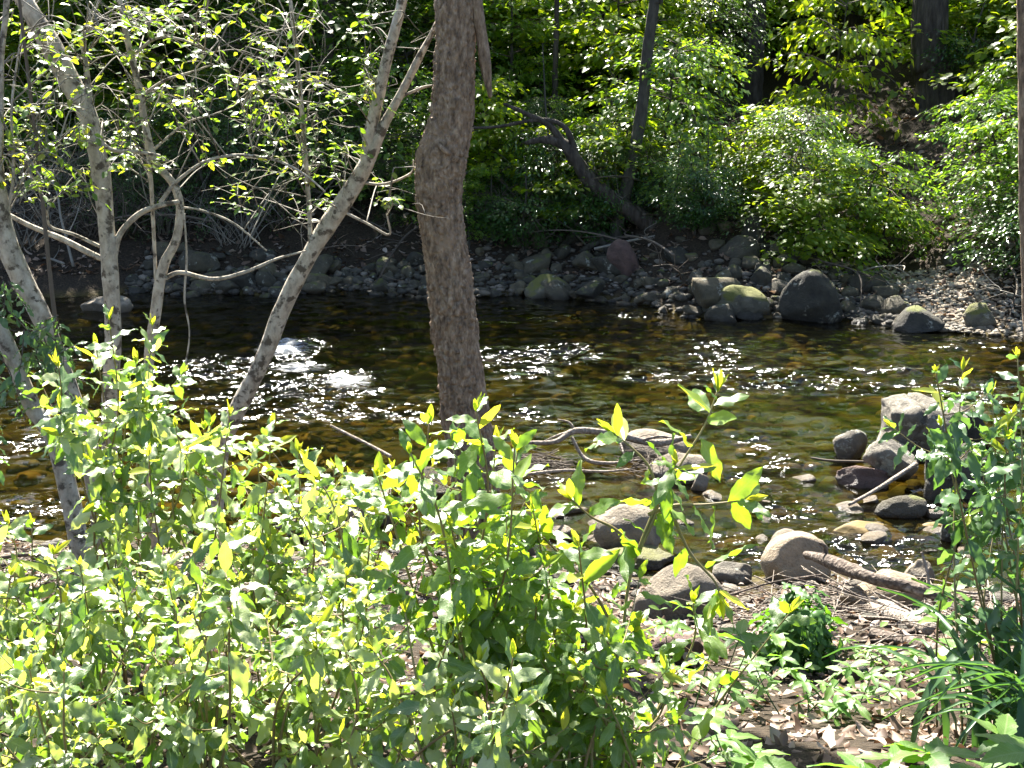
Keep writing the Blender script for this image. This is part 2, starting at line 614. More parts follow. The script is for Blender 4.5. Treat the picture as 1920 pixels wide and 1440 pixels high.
M['bark'] = bark_mat('bark', (0.055, 0.039, 0.027), (0.19, 0.135, 0.09), (0.36, 0.275, 0.19), (24, 24, 9), ((0.23, 0.162, 0.105), 3.0, 0.62), bump=0.012)
M['pale_bark'] = bark_mat('pale_bark', (0.15, 0.125, 0.095), (0.34, 0.30, 0.235), (0.48, 0.44, 0.36), (14, 14, 9), ((0.085, 0.07, 0.052), 17.0, 0.54), bump=0.006)
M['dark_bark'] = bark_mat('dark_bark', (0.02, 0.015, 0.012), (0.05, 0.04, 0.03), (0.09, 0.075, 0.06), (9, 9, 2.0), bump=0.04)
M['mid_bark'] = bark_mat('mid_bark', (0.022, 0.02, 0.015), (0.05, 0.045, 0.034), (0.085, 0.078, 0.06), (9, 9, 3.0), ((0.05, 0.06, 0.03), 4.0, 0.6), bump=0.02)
M['drift'] = bark_mat('drift', (0.10, 0.08, 0.06), (0.21, 0.175, 0.14), (0.32, 0.28, 0.24), (25, 25, 25), ((0.07, 0.05, 0.04), 9.0, 0.6), bump=0.008)
M['rotten'] = bark_mat('rotten', (0.035, 0.025, 0.02), (0.09, 0.07, 0.055), (0.2, 0.16, 0.13), (25, 25, 25), ((0.34, 0.30, 0.26), 8.0, 0.6), bump=0.01)
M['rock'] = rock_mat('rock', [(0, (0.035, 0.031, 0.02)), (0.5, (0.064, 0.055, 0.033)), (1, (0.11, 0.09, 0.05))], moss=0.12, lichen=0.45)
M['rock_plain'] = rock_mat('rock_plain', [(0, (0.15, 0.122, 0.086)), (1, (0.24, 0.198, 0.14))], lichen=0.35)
M['rock_tan'] = rock_mat('rock_tan', [(0, (0.28, 0.215, 0.14)), (1, (0.32, 0.25, 0.165))])
M['rock_red'] = rock_mat('rock_red', [(0, (0.10, 0.058, 0.045)), (1, (0.14, 0.085, 0.065))])
M['rock_lichen'] = rock_mat('rock_lichen', [(0, (0.12, 0.104, 0.078)), (1, (0.17, 0.15, 0.115))], lichen=0.9)
M['rock_moss'] = rock_mat('rock_moss', [(0, (0.09, 0.083, 0.056)), (1, (0.14, 0.125, 0.085))], moss=.85, lichen=0.4, mosscol=(0.12, 0.12, 0.025))
M['pebble'] = rock_mat('pebble', [(0, (0.05, 0.046, 0.035)), (0.5, (0.10, 0.088, 0.065)), (0.85, (0.16, 0.135, 0.10)), (1, (0.26, 0.22, 0.17))])
M['beach_pebble'] = rock_mat('beach_pebble', [(0, (0.22, 0.18, 0.13)), (0.6, (0.36, 0.31, 0.23)), (1, (0.48, 0.42, 0.33))])  # pebble colours raised, so the sunlit look of the beach is partly painted
M['bed_stone'] = plain_mat('bed_stone', [(0.0, (0.03, 0.028, 0.012)), (0.45, (0.08, 0.07, 0.022)), (0.8, (0.16, 0.105, 0.032)), (1, (0.28, 0.15, 0.05))], 0.7, 9, 0.02)
M['litter'] = leaf_mat('litter', [(0, (0.07, 0.042, 0.026)), (0.4, (0.15, 0.095, 0.06)), (0.75, (0.24, 0.17, 0.12)), (1, (0.38, 0.31, 0.25))], 0.15, (0.5, 0.4, 0.3), 0.6, 0.35)

M['sunlit_litter'] = leaf_mat('sunlit_litter', [(0, (0.2, 0.14, 0.09)), (0.5, (0.38, 0.30, 0.21)), (1, (0.52, 0.45, 0.35))], 0.15, (0.5, 0.4, 0.3), 0.6, 0.35)  # lighter copy of the litter, strong sun on the beach put into its colours


def ground_mat():
    m, t, n, l = newmat('ground')
    geo = t.nodes.new('ShaderNodeNewGeometry')
    n1 = N_(t, 'ShaderNodeTexNoise', Scale=3.5, Detail=9.0, Roughness=0.7)
    n2 = N_(t, 'ShaderNodeTexNoise', Scale=40.0, Detail=5.0, Roughness=0.7)
    vo = N_(t, 'ShaderNodeTexVoronoi', Scale=14.0)
    for q in (n1, n2, vo):
        l.new(geo.outputs['Position'], q.inputs['Vector'])
    soil = ramp(t, [(0.3, (0.014, 0.010, 0.006)), (0.5, (0.036, 0.026, 0.016)), (0.72, (0.085, 0.062, 0.04))])
    l.new(n2.outputs[0], soil.inputs[0])
    bed = ramp(t, [(0.25, (0.03, 0.028, 0.012)), (0.48, (0.10, 0.09, 0.028)), (0.62, (0.17, 0.13, 0.04)), (0.8, (0.28, 0.17, 0.06))])
    l.new(n1.outputs[0], bed.inputs[0])
    vr = ramp(t, [(0.0, (1.1, 1.05, 1.0)), (0.6, (0.55, 0.5, 0.45))])
    l.new(vo.outputs['Distance'], vr.inputs[0])
    bm = N_(t, 'ShaderNodeMix', data_type='RGBA', blend_type='MULTIPLY')
    bm.inputs['Factor'].default_value = 1
    l.new(bed.outputs[0], bm.inputs[6])
    l.new(vr.outputs[0], bm.inputs[7])
    sp = t.nodes.new('ShaderNodeSeparateXYZ')
    l.new(geo.outputs['Position'], sp.inputs[0])
    mr = N_(t, 'ShaderNodeMapRange')
    mr.inputs['From Min'].default_value = -0.03
    mr.inputs['From Max'].default_value = 0.08
    l.new(sp.outputs[2], mr.inputs[0])
    mx = N_(t, 'ShaderNodeMix', data_type='RGBA')
    l.new(mr.outputs[0], mx.inputs['Factor'])
    l.new(bm.outputs[2], mx.inputs[6])
    l.new(soil.outputs[0], mx.inputs[7])
    pb = N_(t, 'ShaderNodeBsdfPrincipled', Roughness=0.9)
    pb.inputs['Specular IOR Level'].default_value = 0.2
    l.new(mx.outputs[2], pb.inputs['Base Color'])
    bp = N_(t, 'ShaderNodeBump', Strength=0.8, Distance=0.04)
    l.new(n2.outputs[0], bp.inputs['Height'])
    l.new(bp.outputs[0], pb.inputs['Normal'])
    out = t.nodes.new('ShaderNodeOutputMaterial')
    l.new(pb.outputs[0], out.inputs[0])
    return m


def water_mat():
    m, t, n, l = newmat('water')
    geo = t.nodes.new('ShaderNodeNewGeometry')
    mp = N_(t, 'ShaderNodeMapping')
    mp.inputs['Scale'].default_value = (0.62, 0.95, 1.0)
    l.new(geo.outputs['Position'], mp.inputs[0])
    n1 = N_(t, 'ShaderNodeTexNoise', Scale=11.0, Detail=4.0, Roughness=0.66, Distortion=0.3)
    l.new(mp.outputs[0], n1.inputs['Vector'])
    rough = N_(t, 'ShaderNodeAttribute', attribute_name='rnd')     # 0 calm .. 1 riffle
    sm = N_(t, 'ShaderNodeMath', operation='MULTIPLY_ADD')
    l.new(rough.outputs['Fac'], sm.inputs[0])
    sm.inputs[1].default_value = 7.5
    sm.inputs[2].default_value = 0.14
    sb = N_(t, 'ShaderNodeVectorMath', operation='SUBTRACT')
    l.new(n1.outputs['Color'], sb.inputs[0])
    sb.inputs[1].default_value = (0.5, 0.5, 0.5)
    flat = N_(t, 'ShaderNodeVectorMath', operation='MULTIPLY')
    l.new(sb.outputs[0], flat.inputs[0])
    flat.inputs[1].default_value = (1.0, 1.0, 0.0)
    sc_ = N_(t, 'ShaderNodeVectorMath', operation='SCALE')
    l.new(flat.outputs[0], sc_.inputs[0])
    l.new(sm.outputs[0], sc_.inputs['Scale'])
    ad_ = N_(t, 'ShaderNodeVectorMath', operation='ADD')
    l.new(geo.outputs['Normal'], ad_.inputs[0])
    l.new(sc_.outputs[0], ad_.inputs[1])
    bp = N_(t, 'ShaderNodeVectorMath', operation='NORMALIZE')
    l.new(ad_.outputs[0], bp.inputs[0])
    gl = N_(t, 'ShaderNodeBsdfGlossy', Roughness=0.18)
    gl.distribution = 'BECKMANN'
    gl.inputs['Color'].default_value = (1, 1, 1, 1)
    l.new(bp.outputs[0], gl.inputs['Normal'])
    tr = t.nodes.new('ShaderNodeBsdfTransparent')
    tr.inputs['Color'].default_value = (0.41, 0.365, 0.15, 1)
    body = N_(t, 'ShaderNodeBsdfDiffuse')
    body.inputs['Color'].default_value = (0.03, 0.032, 0.011, 1)
    m0 = N_(t, 'ShaderNodeMixShader', Fac=0.04)
    l.new(tr.outputs[0], m0.inputs[1])
    l.new(body.outputs[0], m0.inputs[2])
    fr = N_(t, 'ShaderNodeFresnel', IOR=1.33)
    l.new(bp.outputs[0], fr.inputs['Normal'])
    ms = N_(t, 'ShaderNodeMixShader')
    l.new(fr.outputs[0], ms.inputs[0])
    l.new(m0.outputs[0], ms.inputs[1])
    l.new(gl.outputs[0], ms.inputs[2])
    # broken white water where the flow is roughest
    nf = N_(t, 'ShaderNodeTexNoise', Scale=9.0, Detail=8.0, Roughness=0.75)
    mf = N_(t, 'ShaderNodeMapping')
    mf.inputs['Scale'].default_value = (0.8, 3.0, 1.0)
    l.new(geo.outputs['Position'], mf.inputs[0])
    l.new(mf.outputs[0], nf.inputs['Vector'])
    foam = N_(t, 'ShaderNodeAttribute', attribute_name='foam')
    fa = N_(t, 'ShaderNodeMath', operation='MULTIPLY_ADD')
    l.new(foam.outputs['Fac'], fa.inputs[0])
    fa.inputs[1].default_value = 0.5
    l.new(nf.outputs[0], fa.inputs[2])
    fr2 = ramp(t, [(0.76, (0, 0, 0)), (1.0, (0.5, 0.5, 0.5))])
    l.new(fa.outputs[0], fr2.inputs[0])
    fd = N_(t, 'ShaderNodeBsdfDiffuse')
    fd.inputs['Color'].default_value = (0.75, 0.77, 0.78, 1)
    m2 = t.nodes.new('ShaderNodeMixShader')
    l.new(fr2.outputs[0], m2.inputs[0])
    l.new(ms.outputs[0], m2.inputs[1])
    l.new(fd.outputs[0], m2.inputs[2])
    out = t.nodes.new('ShaderNodeOutputMaterial')
    l.new(m2.outputs[0], out.inputs[0])
    return m


M['ground'] = ground_mat()
M['water'] = water_mat()

# ------------------------------------------------------------------ terrain
SF = np.array([[-60, 15.0], [-9, 16.2], [-4.7, 16.9], [-2, 17.0], [0.3, 16.7], [1.5, 16.3], [2.4, 15.3], [3.4, 15.15], [4.2, 15.0], [5.5, 14.2], [7, 13.6], [10, 13.2], [60, 9.0]])
SN = np.array([[-60, 9.5], [-9, 8.6], [-3.5, 8.1], [-1.5, 7.95], [-0.2, 7.65], [0.8, 7.5], [1.6, 7.4], [2.6, 7.3], [4, 7.0], [8, 6.0], [60, 2.0]])


def shore_f(x): return np.interp(x, SF[:, 0], SF[:, 1]) + 0.12 * np.sin(x * 2.3) + 0.06 * np.sin(x * 5.1 + 1)
def shore_n(x): return np.interp(x, SN[:, 0], SN[:, 1]) + 0.08 * np.sin(x * 3.1 + 2) + 0.05 * np.sin(x * 7.3)


def gz(x, y):
    x = np.asarray(x, float)
    y = np.asarray(y, float)
    sf, sn = shore_f(x), shore_n(x)
    q = np.stack(np.broadcast_arrays(x, y, 0 * x), -1)
    nb = 0.05 * fbm(q * 0.9, 4) + 0.02 * fbm(q * 4, 3)
    d = sn - y
    near = np.where(d < 0.9, d * 0.16, 0.144 + (d - 0.9) * 0.27)
    near = np.minimum(near, 1.42 + 0.02 * (d - 5))
    near = near + nb * np.clip(d, 0, 1)
    e = y - sf
    beach = np.exp(-((x - 4.9) / 1.15) ** 2)
    st = 0.42 * (1 - 0.68 * beach)
    far = np.where(e < 2.2, e * st, 2.2 * st + (e - 2.2) * 0.215)
    far = far + np.clip(e - 9, 0, None) * 0.12 + np.clip(e - 25, 0, None) * 0.12
    far = far + (nb * 1.6 + 0.25 * fbm(q * 0.25, 2) * np.clip((e - 3) / 4, 0, 1)) * np.clip(e, 0, 1)
    wd = np.clip(np.minimum(-d, -e), 0, None)
    mid = -np.minimum(0.42, wd * 0.22 + 0.02)
    shal = np.exp(-((x - 2.6) / 2.0) ** 2) * np.exp(-((y - 8.6) / 1.2) ** 2)
    mid = mid * (1 - 0.6 * shal) + nb * 0.9 - 0.02
    return np.where(d > 0, near, np.where(e > 0, far, np.minimum(mid, -0.02)))


def on_ground(px, py):
    d = ray(px, py)
    t = np.linspace(1.5, 60, 6000)
    P = CAM + d * t[:, None]
    h = P[:, 2] - gz(P[:, 0], P[:, 1])
    i = np.argmax(h < 0)
    return P[i] if h[i] < 0 else P[-1]


def dens(lo, hi, a, b, fine, coarse):
    return np.unique(np.concatenate([np.linspace(lo, a, coarse), np.arange(a, b, fine), np.linspace(b, hi, coarse)]))


gx = dens(-90, 90, -9, 9, 0.085, 45)
gy = dens(-40, 140, 1.5, 24, 0.085, 50)
GX, GY = np.meshgrid(gx, gy, indexing='ij')
GZ = gz(GX, GY)
idx = np.arange(GX.size).reshape(GX.shape)
gf = np.stack([idx[:-1, :-1], idx[1:, :-1], idx[1:, 1:], idx[:-1, 1:]], -1).reshape(-1, 4)
g = MB().add(np.stack([GX, GY, GZ], -1).reshape(-1, 3), gf).build('ground', M['ground'])
g['kind'] = 'structure'

# ------------------------------------------------------------------ water: displaced sheet, rough in the riffles
def gauss(x, y, cx, cy, sx, sy, a=1.0): return a * np.exp(-((x - cx) / sx) ** 2 - ((y - cy) / sy) ** 2)


RIF = []      # (x, y, sx, sy, amount) riffles where the photo shows broken, glinting water
for px, py, wx, wy, a in [(540, 655, 60, 22, 1.0), (650, 712, 60, 22, 1.0), (430, 690, 120, 25, .8), (560, 735, 140, 40, .75), (350, 690, 60, 20, .7), (600, 770, 150, 25, .6), (780, 770, 90, 22, .7),
                          (960, 670, 90, 18, .8), (1060, 662, 60, 16, .9), (1000, 700, 60, 12, .6), (1330, 670, 70, 28, 1.0), (1250, 700, 90, 18, .7), (1420, 712, 130, 22, .85), (1560, 720, 110, 20, .7),
                          (1700, 695, 120, 10, .5), (1440, 860, 60, 50, .7), (1400, 890, 60, 30, .6), (1500, 955, 110, 30, .45), (1600, 1020, 150, 45, .75), (1390, 1030, 70, 30, .8), (1800, 740, 120, 40, .6),
                          (1800, 960, 80, 60, .7), (60, 950, 80, 30, .7), (40, 830, 60, 40, .5), (990, 780, 120, 20, .35), (1180, 590, 40, 12, .3), (1790, 650, 90, 15, .5), (1010, 900, 60, 20, .5), (540, 560, 60, 10, .2)]:
    p = onz(px, py)
    sy_ = abs(onz(px, py - wy)[1] - onz(px, py + wy)[1]) / 2
    RIF.append((p[0], p[1], wx * pxm(p[1]) * 1.15, sy_ * 1.1, a ** .6))
FOAM = []
for px, py, wx, wy, a in [(530, 655, 60, 16, 1.0), (650, 714, 50, 16, 1.0), (560, 690, 60, 14, .8), (600, 690, 30, 8, .35), (470, 690, 60, 8, .4), (1500, 690, 50, 5, .4), (1690, 693, 70, 5, .55), (1410, 710, 30, 5, .35), (700, 730, 40, 5, .5)]:
    p = onz(px, py)
    sy_ = abs(onz(px, py - wy)[1] - onz(px, py + wy)[1]) / 2
    FOAM.append((p[0], p[1], wx * pxm(p[1]), sy_, a))
wxs = dens(-60, 60, -6.2, 7.5, 0.03, 30)
wys = np.concatenate([np.linspace(1.5, 6.6, 6)[:-1], np.arange(6.6, 17.6, 0.03), np.linspace(17.6, 19, 4)[1:]])
WX, WY = np.meshgrid(wxs, wys, indexing='ij')
rif = np.zeros_like(WX)
for c in RIF:
    rif = np.maximum(rif, gauss(WX, WY, *c))
foam = np.zeros_like(WX)
for c in FOAM:
    foam = np.maximum(foam, gauss(WX, WY, *c))
brk = 0.5 + 0.5 * vnoise(np.stack([WX * 1.7, WY * 2.6, 0 * WX], -1))
rif = np.clip(rif * (0.5 + 1.0 * brk), 0, 1.3)
calm = 0.10 + 0.16 * (0.5 + 0.5 * vnoise(np.stack([WX * 0.6, WY * 1.1, 0 * WX + 4], -1)))
amp = np.maximum(rif, calm)
PW = np.stack([WX * 1.0, WY * 1.6, 0 * WX], -1)
hh = 0.010 * fbm(PW * 1.6, 3) + amp * (0.035 * fbm(PW * 2.6 + 9, 3) + 0.018 * vnoise(PW * 7 + 3) + 0.008 * vnoise(PW * 15))
hh = hh + 0.05 * foam * (0.6 + vnoise(PW * 6))
inner = (WX > -6.4) & (WX < 7.7)
WZ = np.where(inner, hh, 0.0)
idx = np.arange(WX.size).reshape(WX.shape)
wf = np.stack([idx[:-1, :-1], idx[1:, :-1], idx[1:, 1:], idx[:-1, 1:]], -1).reshape(-1, 4)
wm = MB().add(np.stack([WX, WY, WZ], -1).reshape(-1, 3), wf, np.clip((amp - 0.13) * 1.3, 0, 1.1).ravel()).mesh('water', M['water'])
fo = wm.attributes.new('foam', 'FLOAT', 'POINT')
fo.data.foreach_set('value', foam.ravel().astype(np.float32))
wat = link('water', wm, None, 'structure')

# ------------------------------------------------------------------ rocks
def ico(sub):
    import bmesh
    bm = bmesh.new()
    bmesh.ops.create_icosphere(bm, subdivisions=sub, radius=1.0)
    V = np.array([v.co[:] for v in bm.verts])
    f = np.array([[v.index for v in q.verts] for q in bm.faces])
    bm.free()
    return V, f


ICO = {k: ico(k) for k in (1, 2, 3, 4, 5)}


def rock_shape(sub, seed, cuts=6, rough=0.10, lo=0.5, hi=0.88, crack=False):
    V, f = ICO[sub]
    V = V.copy()
    r = np.random.default_rng(seed)
    for _ in range(cuts):
        n = nrm(r.normal(size=3))
        d = r.uniform(lo, hi)
        V -= np.clip(V @ n - d, 0, None)[:, None] * n * 0.97
    V = V * (1 + rough * 1.3 * fbm(V * 1.1 + seed * 3.7, 5, .55)[:, None])
    V = V / np.abs(V).max(0)
    if crack:
        d_ = V[:, 0] + .08 + .12 * fbm(V * 1.5 + 3, 3)
        V = V * (1 - .16 * np.exp(-(d_ / .035) ** 2))[:, None]
    return V, f


def rock_mesh(name, mat, sub, seed, **k):
    V, f = rock_shape(sub, seed, **k)
    return MB().add(V, f, 0.0).mesh(name, mat)


def place_rock(px0, py0, px1, py1, label, mat='rock', seed=1, z=None, Y=None, deep=1.0, cuts=6, rough=0.10, sink=0.25, rot=0.0, tilt=0.0, name='boulder', cat='boulder', group=None, sub=4, crack=False):
    """a rock whose outline fills the photo box; it stands on the ground or bed at its foot"""
    cx = (px0 + px1) / 2
    foot = on_ground(cx, py1) if z is None and Y is None else (onz(cx, py1, z) if Y is None else at(cx, py1, Y))
    if z is None and Y is None and foot[2] < 0:
        foot = onz(cx, py1, 0.0)
    wdt = (px1 - px0) * pxm(foot[1]) / 2
    d = wdt * deep
    yc = foot[1] + d * 0.75
    top = at(cx, py0, yc)[2]
    bot = foot[2] - sink * (top - foot[2]) - 0.02
    h = max((top - bot) / 2, 0.02)
    c = np.array([at(cx, (py0 + py1) / 2, yc)[0], yc, (top + bot) / 2])
    me = rock_mesh(name, M[mat], sub, seed, cuts=cuts, rough=rough, crack=crack)
    o = link(name, me)
    o.location = c
    o.scale = (wdt * yc / foot[1] * 1.1, d * 1.1, h * 1.08)
    o.rotation_euler = (0, tilt, 0)
    tag(o, label, cat, group)
    return o


place_rock(1630, 748, 1805, 872, 'big cracked grey boulder at the back of the rock group in the shallows', 'rock_lichen', 5, deep=.8, cuts=12, rough=.10, crack=True, sub=5)
place_rock(1562, 808, 1628, 864, 'upright pale greenish stone at the left of the rock group in the shallows', 'rock_lichen', 12, deep=.8, cuts=8)
place_rock(1626, 812, 1735, 880, 'low grey stone squeezed between the cracked boulder and the lichen slab', 'rock', 13, deep=.6)
place_rock(1622, 832, 1732, 892, 'pale lichen spotted slab leaning on the dark boulder', 'rock_lichen', 14, deep=.6, cuts=8, tilt=0.3, z=0.06, sink=.05)
place_rock(1572, 874, 1672, 914, 'flat wet reddish stone below the lichen slab', 'rock_red', 15, deep=.7, cuts=9)
place_rock(1722, 836, 1850, 936, 'dark mossy boulder at the right end of the rock group', 'rock', 16, deep=.7, cuts=9, rough=.14)
place_rock(1760, 758, 1860, 830, 'grey boulder half hidden behind the right hand shrub', 'rock', 17, deep=.7)
place_rock(1558, 962, 1710, 1012, 'broad amber stone just under the water in the shallows', 'bed_stone', 18, z=-0.03, deep=.6, sink=.1).location.z -= .085
place_rock(1720, 955, 1800, 1000, 'amber brown submerged stone beside a dark wet one', 'bed_stone', 19, z=-0.03, deep=.7, sink=.1).location.z -= .08
place_rock(1640, 930, 1740, 975, 'black wet rock breaking the riffle below the dark boulder', 'rock', 20, z=-0.02, deep=.6)
place_rock(1766, 965, 1812, 1022, 'dark wet stone in the riffle beside the right hand shrub', 'rock', 21, z=-0.02, deep=.7)
place_rock(1446, 994, 1500, 1036, 'small round brown stone behind the smooth tan boulder', 'rock_plain', 22, deep=.9, cuts=2, rough=.06)
place_rock(1427, 1002, 1566, 1092, 'smooth rounded tan boulder at the water edge behind the driftwood', 'rock_tan', 23, deep=.75, cuts=3, rough=.07)
place_rock(1208, 1064, 1360, 1170, 'smooth dome shaped grey brown boulder behind the foreground shoots', 'rock_plain', 24, deep=.7, cuts=3, rough=.05)
place_rock(1115, 948, 1255, 1036, 'rounded grey boulder standing in the shallows behind the tall shoot', 'rock_plain', 25, deep=.7, cuts=4, rough=.07)
place_rock(1115, 1030, 1295, 1064, 'flat brown slab with mossy top along the near water edge', 'rock_moss', 26, deep=.5, cuts=9)
place_rock(1028, 985, 1080, 1013, 'small pale wedge shaped stone right of the big brown trunk', 'rock_plain', 27, deep=.8)
place_rock(972, 978, 1032, 996, 'thin flat brown stone beside the foot of the big trunk', 'rock', 28, deep=.6)
place_rock(940, 1000, 1005, 1050, 'grey stone leaning against the foot of the big trunk', 'rock_plain', 31, deep=.7)
place_rock(1008, 1064, 1074, 1098, 'flat grey stone on the near bank left of the dome boulder', 'rock_plain', 29, deep=.7)
place_rock(1186, 1112, 1244, 1170, 'pointed grey stone in front of the dome boulder', 'rock_plain', 30, deep=.8)
place_rock(1165, 808, 1290, 872, 'low brown rock islet carrying a tangle of twigs', 'rock_plain', 32, z=-0.01, deep=.8, cuts=5, rough=.10)
place_rock(1215, 852, 1328, 906, 'brown slab in front of the twig covered islet', 'rock_plain', 42, z=-0.01, deep=.6, cuts=9, rough=.12)
place_rock(1296, 890, 1331, 920, 'small grey stone at the right end of the twig covered islet', 'rock_plain', 33, deep=.9)
place_rock(1332, 1055, 1418, 1094, 'dark flat rock with pale top between dome and tan boulders', 'rock_lichen', 34, deep=.6, cuts=9)
place_rock(1555, 1075, 1735, 1150, 'broad sunlit tan rock lying under the driftwood log', 'rock_tan', 35, deep=.6, cuts=8)
place_rock(1692, 1050, 1752, 1096, 'angular pale stone at the water edge right of the driftwood', 'rock_plain', 36, deep=.8, cuts=9)
place_rock(535, 928, 645, 1010, 'tan grey boulder on the near shore seen between the shrubs', 'rock_plain', 37, deep=.7, cuts=4)
place_rock(640, 918, 775, 985, 'low grey boulder on the near shore left of the big trunk', 'rock_plain', 38, deep=.6, cuts=5)
place_rock(478, 1064, 570, 1098, 'flat grey stone on the near bank among shrub stems', 'rock_plain', 39, deep=.7)
place_rock(760, 880, 850, 940, 'brown grey boulder at the waterline directly left of the big trunk', 'rock', 40, deep=.7)
place_rock(1215, 1190, 1320, 1245, 'pinkish flat stone on the leaf strewn bank', 'rock_red', 41, deep=.7)
# far bank boulders
place_rock(1466, 508, 1584, 608, 'largest dark blocky boulder at the far waterline', 'rock', 50, z=-0.02, deep=.7, cuts=11, rough=.08)
place_rock(1322, 538, 1440, 600, 'sunlit boulder with yellow moss at the far waterline', 'rock_moss', 51, z=-0.02, deep=.6, cuts=8)
place_rock(1286, 528, 1344, 564, 'rounded olive stone left of the yellow mossy boulder', 'rock', 52, z=0.02, deep=.8, cuts=3)
place_rock(1178, 506, 1226, 550, 'tall rounded grey stone in the rubble at the far waterline', 'rock', 53, z=0.0, deep=.8, cuts=4)
place_rock(1200, 545, 1255, 568, 'half sunk stone with a sunlit top at the far waterline', 'rock_plain', 54, z=-0.02, deep=.7, cuts=4)
place_rock(986, 516, 1062, 562, 'mossy topped dark boulder at the far waterline right of the big trunk', 'rock_moss', 55, z=-0.02, deep=.7, cuts=7)
place_rock(952, 524, 988, 556, 'leaning pale olive stone beside the mossy far boulder', 'rock', 56, z=-0.02, deep=.7)
place_rock(762, 488, 792, 532, 'upright rounded stone at the far shore just left of the big trunk', 'rock', 57, z=0.0, deep=.8, cuts=4)
place_rock(664, 494, 712, 528, 'blocky grey stone on the far shore left of the big trunk', 'rock', 58, z=0.04, deep=.8)
place_rock(734, 528, 775, 546, 'low pale stone at the water edge on the far shore', 'rock_plain', 59, z=-0.02, deep=.8)
place_rock(380, 486, 445, 524, 'green mossy slab on the far shore between the pale trunks', 'rock_moss', 60, z=0.05, deep=.6)
place_rock(560, 512, 625, 545, 'broad olive boulder on the far shore behind the leaning pale trunk', 'rock', 61, z=0.0, deep=.7)
place_rock(148, 552, 246, 590, 'long low brown boulder in the water behind the left pale trunk', 'rock_plain', 62, z=-0.02, deep=.5, cuts=8)
place_rock(1392, 404, 1432, 458, 'tall rounded dark stone high in the far bank rubble', 'rock', 63, deep=.8, cuts=4)
place_rock(1350, 444, 1424, 494, 'large wedge shaped stone in the far bank rubble', 'rock', 64, deep=.8)
place_rock(1403, 500, 1446, 540, 'rounded olive stone above the yellow mossy boulder', 'rock', 65, deep=.8, cuts=4)
place_rock(1148, 448, 1205, 520, 'pointed reddish slab among the roots on the far bank', 'rock_red', 66, deep=.6, cuts=10, tilt=-.5)
place_rock(1800, 570, 1866, 622, 'bright yellow mossy stone at the edge of the gravel beach', 'rock_moss', 67, z=-0.02, deep=.7)
place_rock(1670, 592, 1728, 620, 'low dark stone in front of the sunlit gravel beach', 'rock', 68, z=-0.03, deep=.6)
place_rock(1770, 440, 1830, 500, 'dark boulder in the shade above the gravel beach', 'rock', 69, deep=.8)

# rubble of the far bank: individual stones, sharing meshes
sh_me = [rock_mesh('stone', M['rock_plain'], 3, 200 + k, cuts=6, rough=.1) for k in range(6)]
rs = np.random.default_rng(15)
for i in range(34):
    px, py = (rs.uniform(1330, 1830), rs.uniform(890, 1075)) if i < 20 else (rs.uniform(930, 1330), rs.uniform(900, 1060))
    p = onz(px, py, 0.0)
    q = float(gz(p[0], p[1]))
    sz_ = rs.uniform(.04, .1)
    o = link('stone', sh_me[i % 6])
    o.location = (p[0], p[1], max(q, -.05) + sz_ * .25)
    o.scale = (sz_ * rs.uniform(1, 1.6), sz_ * rs.uniform(.8, 1.1), sz_ * rs.uniform(.5, .8))
    o.rotation_euler = (rs.normal(0, .2), rs.normal(0, .2), rs.uniform(0, 6.28))
    tag(o, 'small stone breaking the surface of the near shallows', 'stone', 'stones in the near shallows')
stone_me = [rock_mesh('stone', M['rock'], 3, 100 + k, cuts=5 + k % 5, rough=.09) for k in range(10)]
rs = np.random.default_rng(5)
cnt = 0
stones = []
while cnt < 285:
    px = rs.uniform(230, 1640)
    e = abs(rs.normal(0, 0.75 if px > 880 else .5)) if rs.random() < .75 else rs.uniform(0, 2.3)
    x0 = (px - 960) * pxm(17)
    y0 = float(shore_f(x0)) + e - 0.08
    if px < 760 and e > 1.0:
        continue
    if e > 2.5:
        continue
    s = np.clip(rs.lognormal(-2.35, 0.55), 0.045, 0.34)
    if any((x0 - a) ** 2 + (y0 - b) ** 2 < (0.62 * (s + c)) ** 2 for a, b, c in stones):
        continue
    stones.append((x0, y0, s))
    o = link('stone', stone_me[cnt % 10])
    o.location = (x0, y0, float(gz(x0, y0)) + s * 0.28)
    o.scale = (s * rs.uniform(.9, 1.4), s * rs.uniform(.8, 1.1), s * rs.uniform(.6, .95))
    o.rotation_euler = (rs.uniform(-.4, .4), rs.uniform(-.4, .4), rs.uniform(0, 6.28))
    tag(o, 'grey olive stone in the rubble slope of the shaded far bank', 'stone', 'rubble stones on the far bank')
    cnt += 1


def scatter_stones(name, n, fx, fy, smin, smax, mat, lift, sub=1, seed=3, label=None, keep=None):
    r = np.random.default_rng(seed)
    shapes = [rock_shape(sub, 300 + k, cuts=3, rough=.12) for k in range(8)]
    mb = MB()
    x = fx(r, n)
    y = fy(r, n, x)
    if keep is not None:
        k = keep(x, y)
        x, y = x[k], y[k]
    s = np.clip(r.lognormal(math.log(smin * 1.5), .5, len(x)), smin, smax)
    z = gz(x, y) + s * lift
    if mat == 'bed_stone':
        z = np.minimum(z, -.03 - s * .75)
    for i in range(len(x)):
        V, f = shapes[i % 8]
        a = r.uniform(0, 6.28)
        ca, sa = math.cos(a), math.sin(a)
        q = V * np.array([s[i] * r.uniform(.9, 1.5), s[i], s[i] * r.uniform(.45, .8)])
        q = np.stack([q[:, 0] * ca - q[:, 1] * sa, q[:, 0] * sa + q[:, 1] * ca, q[:, 2]], -1)
        mb.add(q + np.array([x[i], y[i], z[i]]), f, r.random())
    o = mb.build(name, M[mat], None, 'stuff')
    tag(o, label, 'stones')
    return o


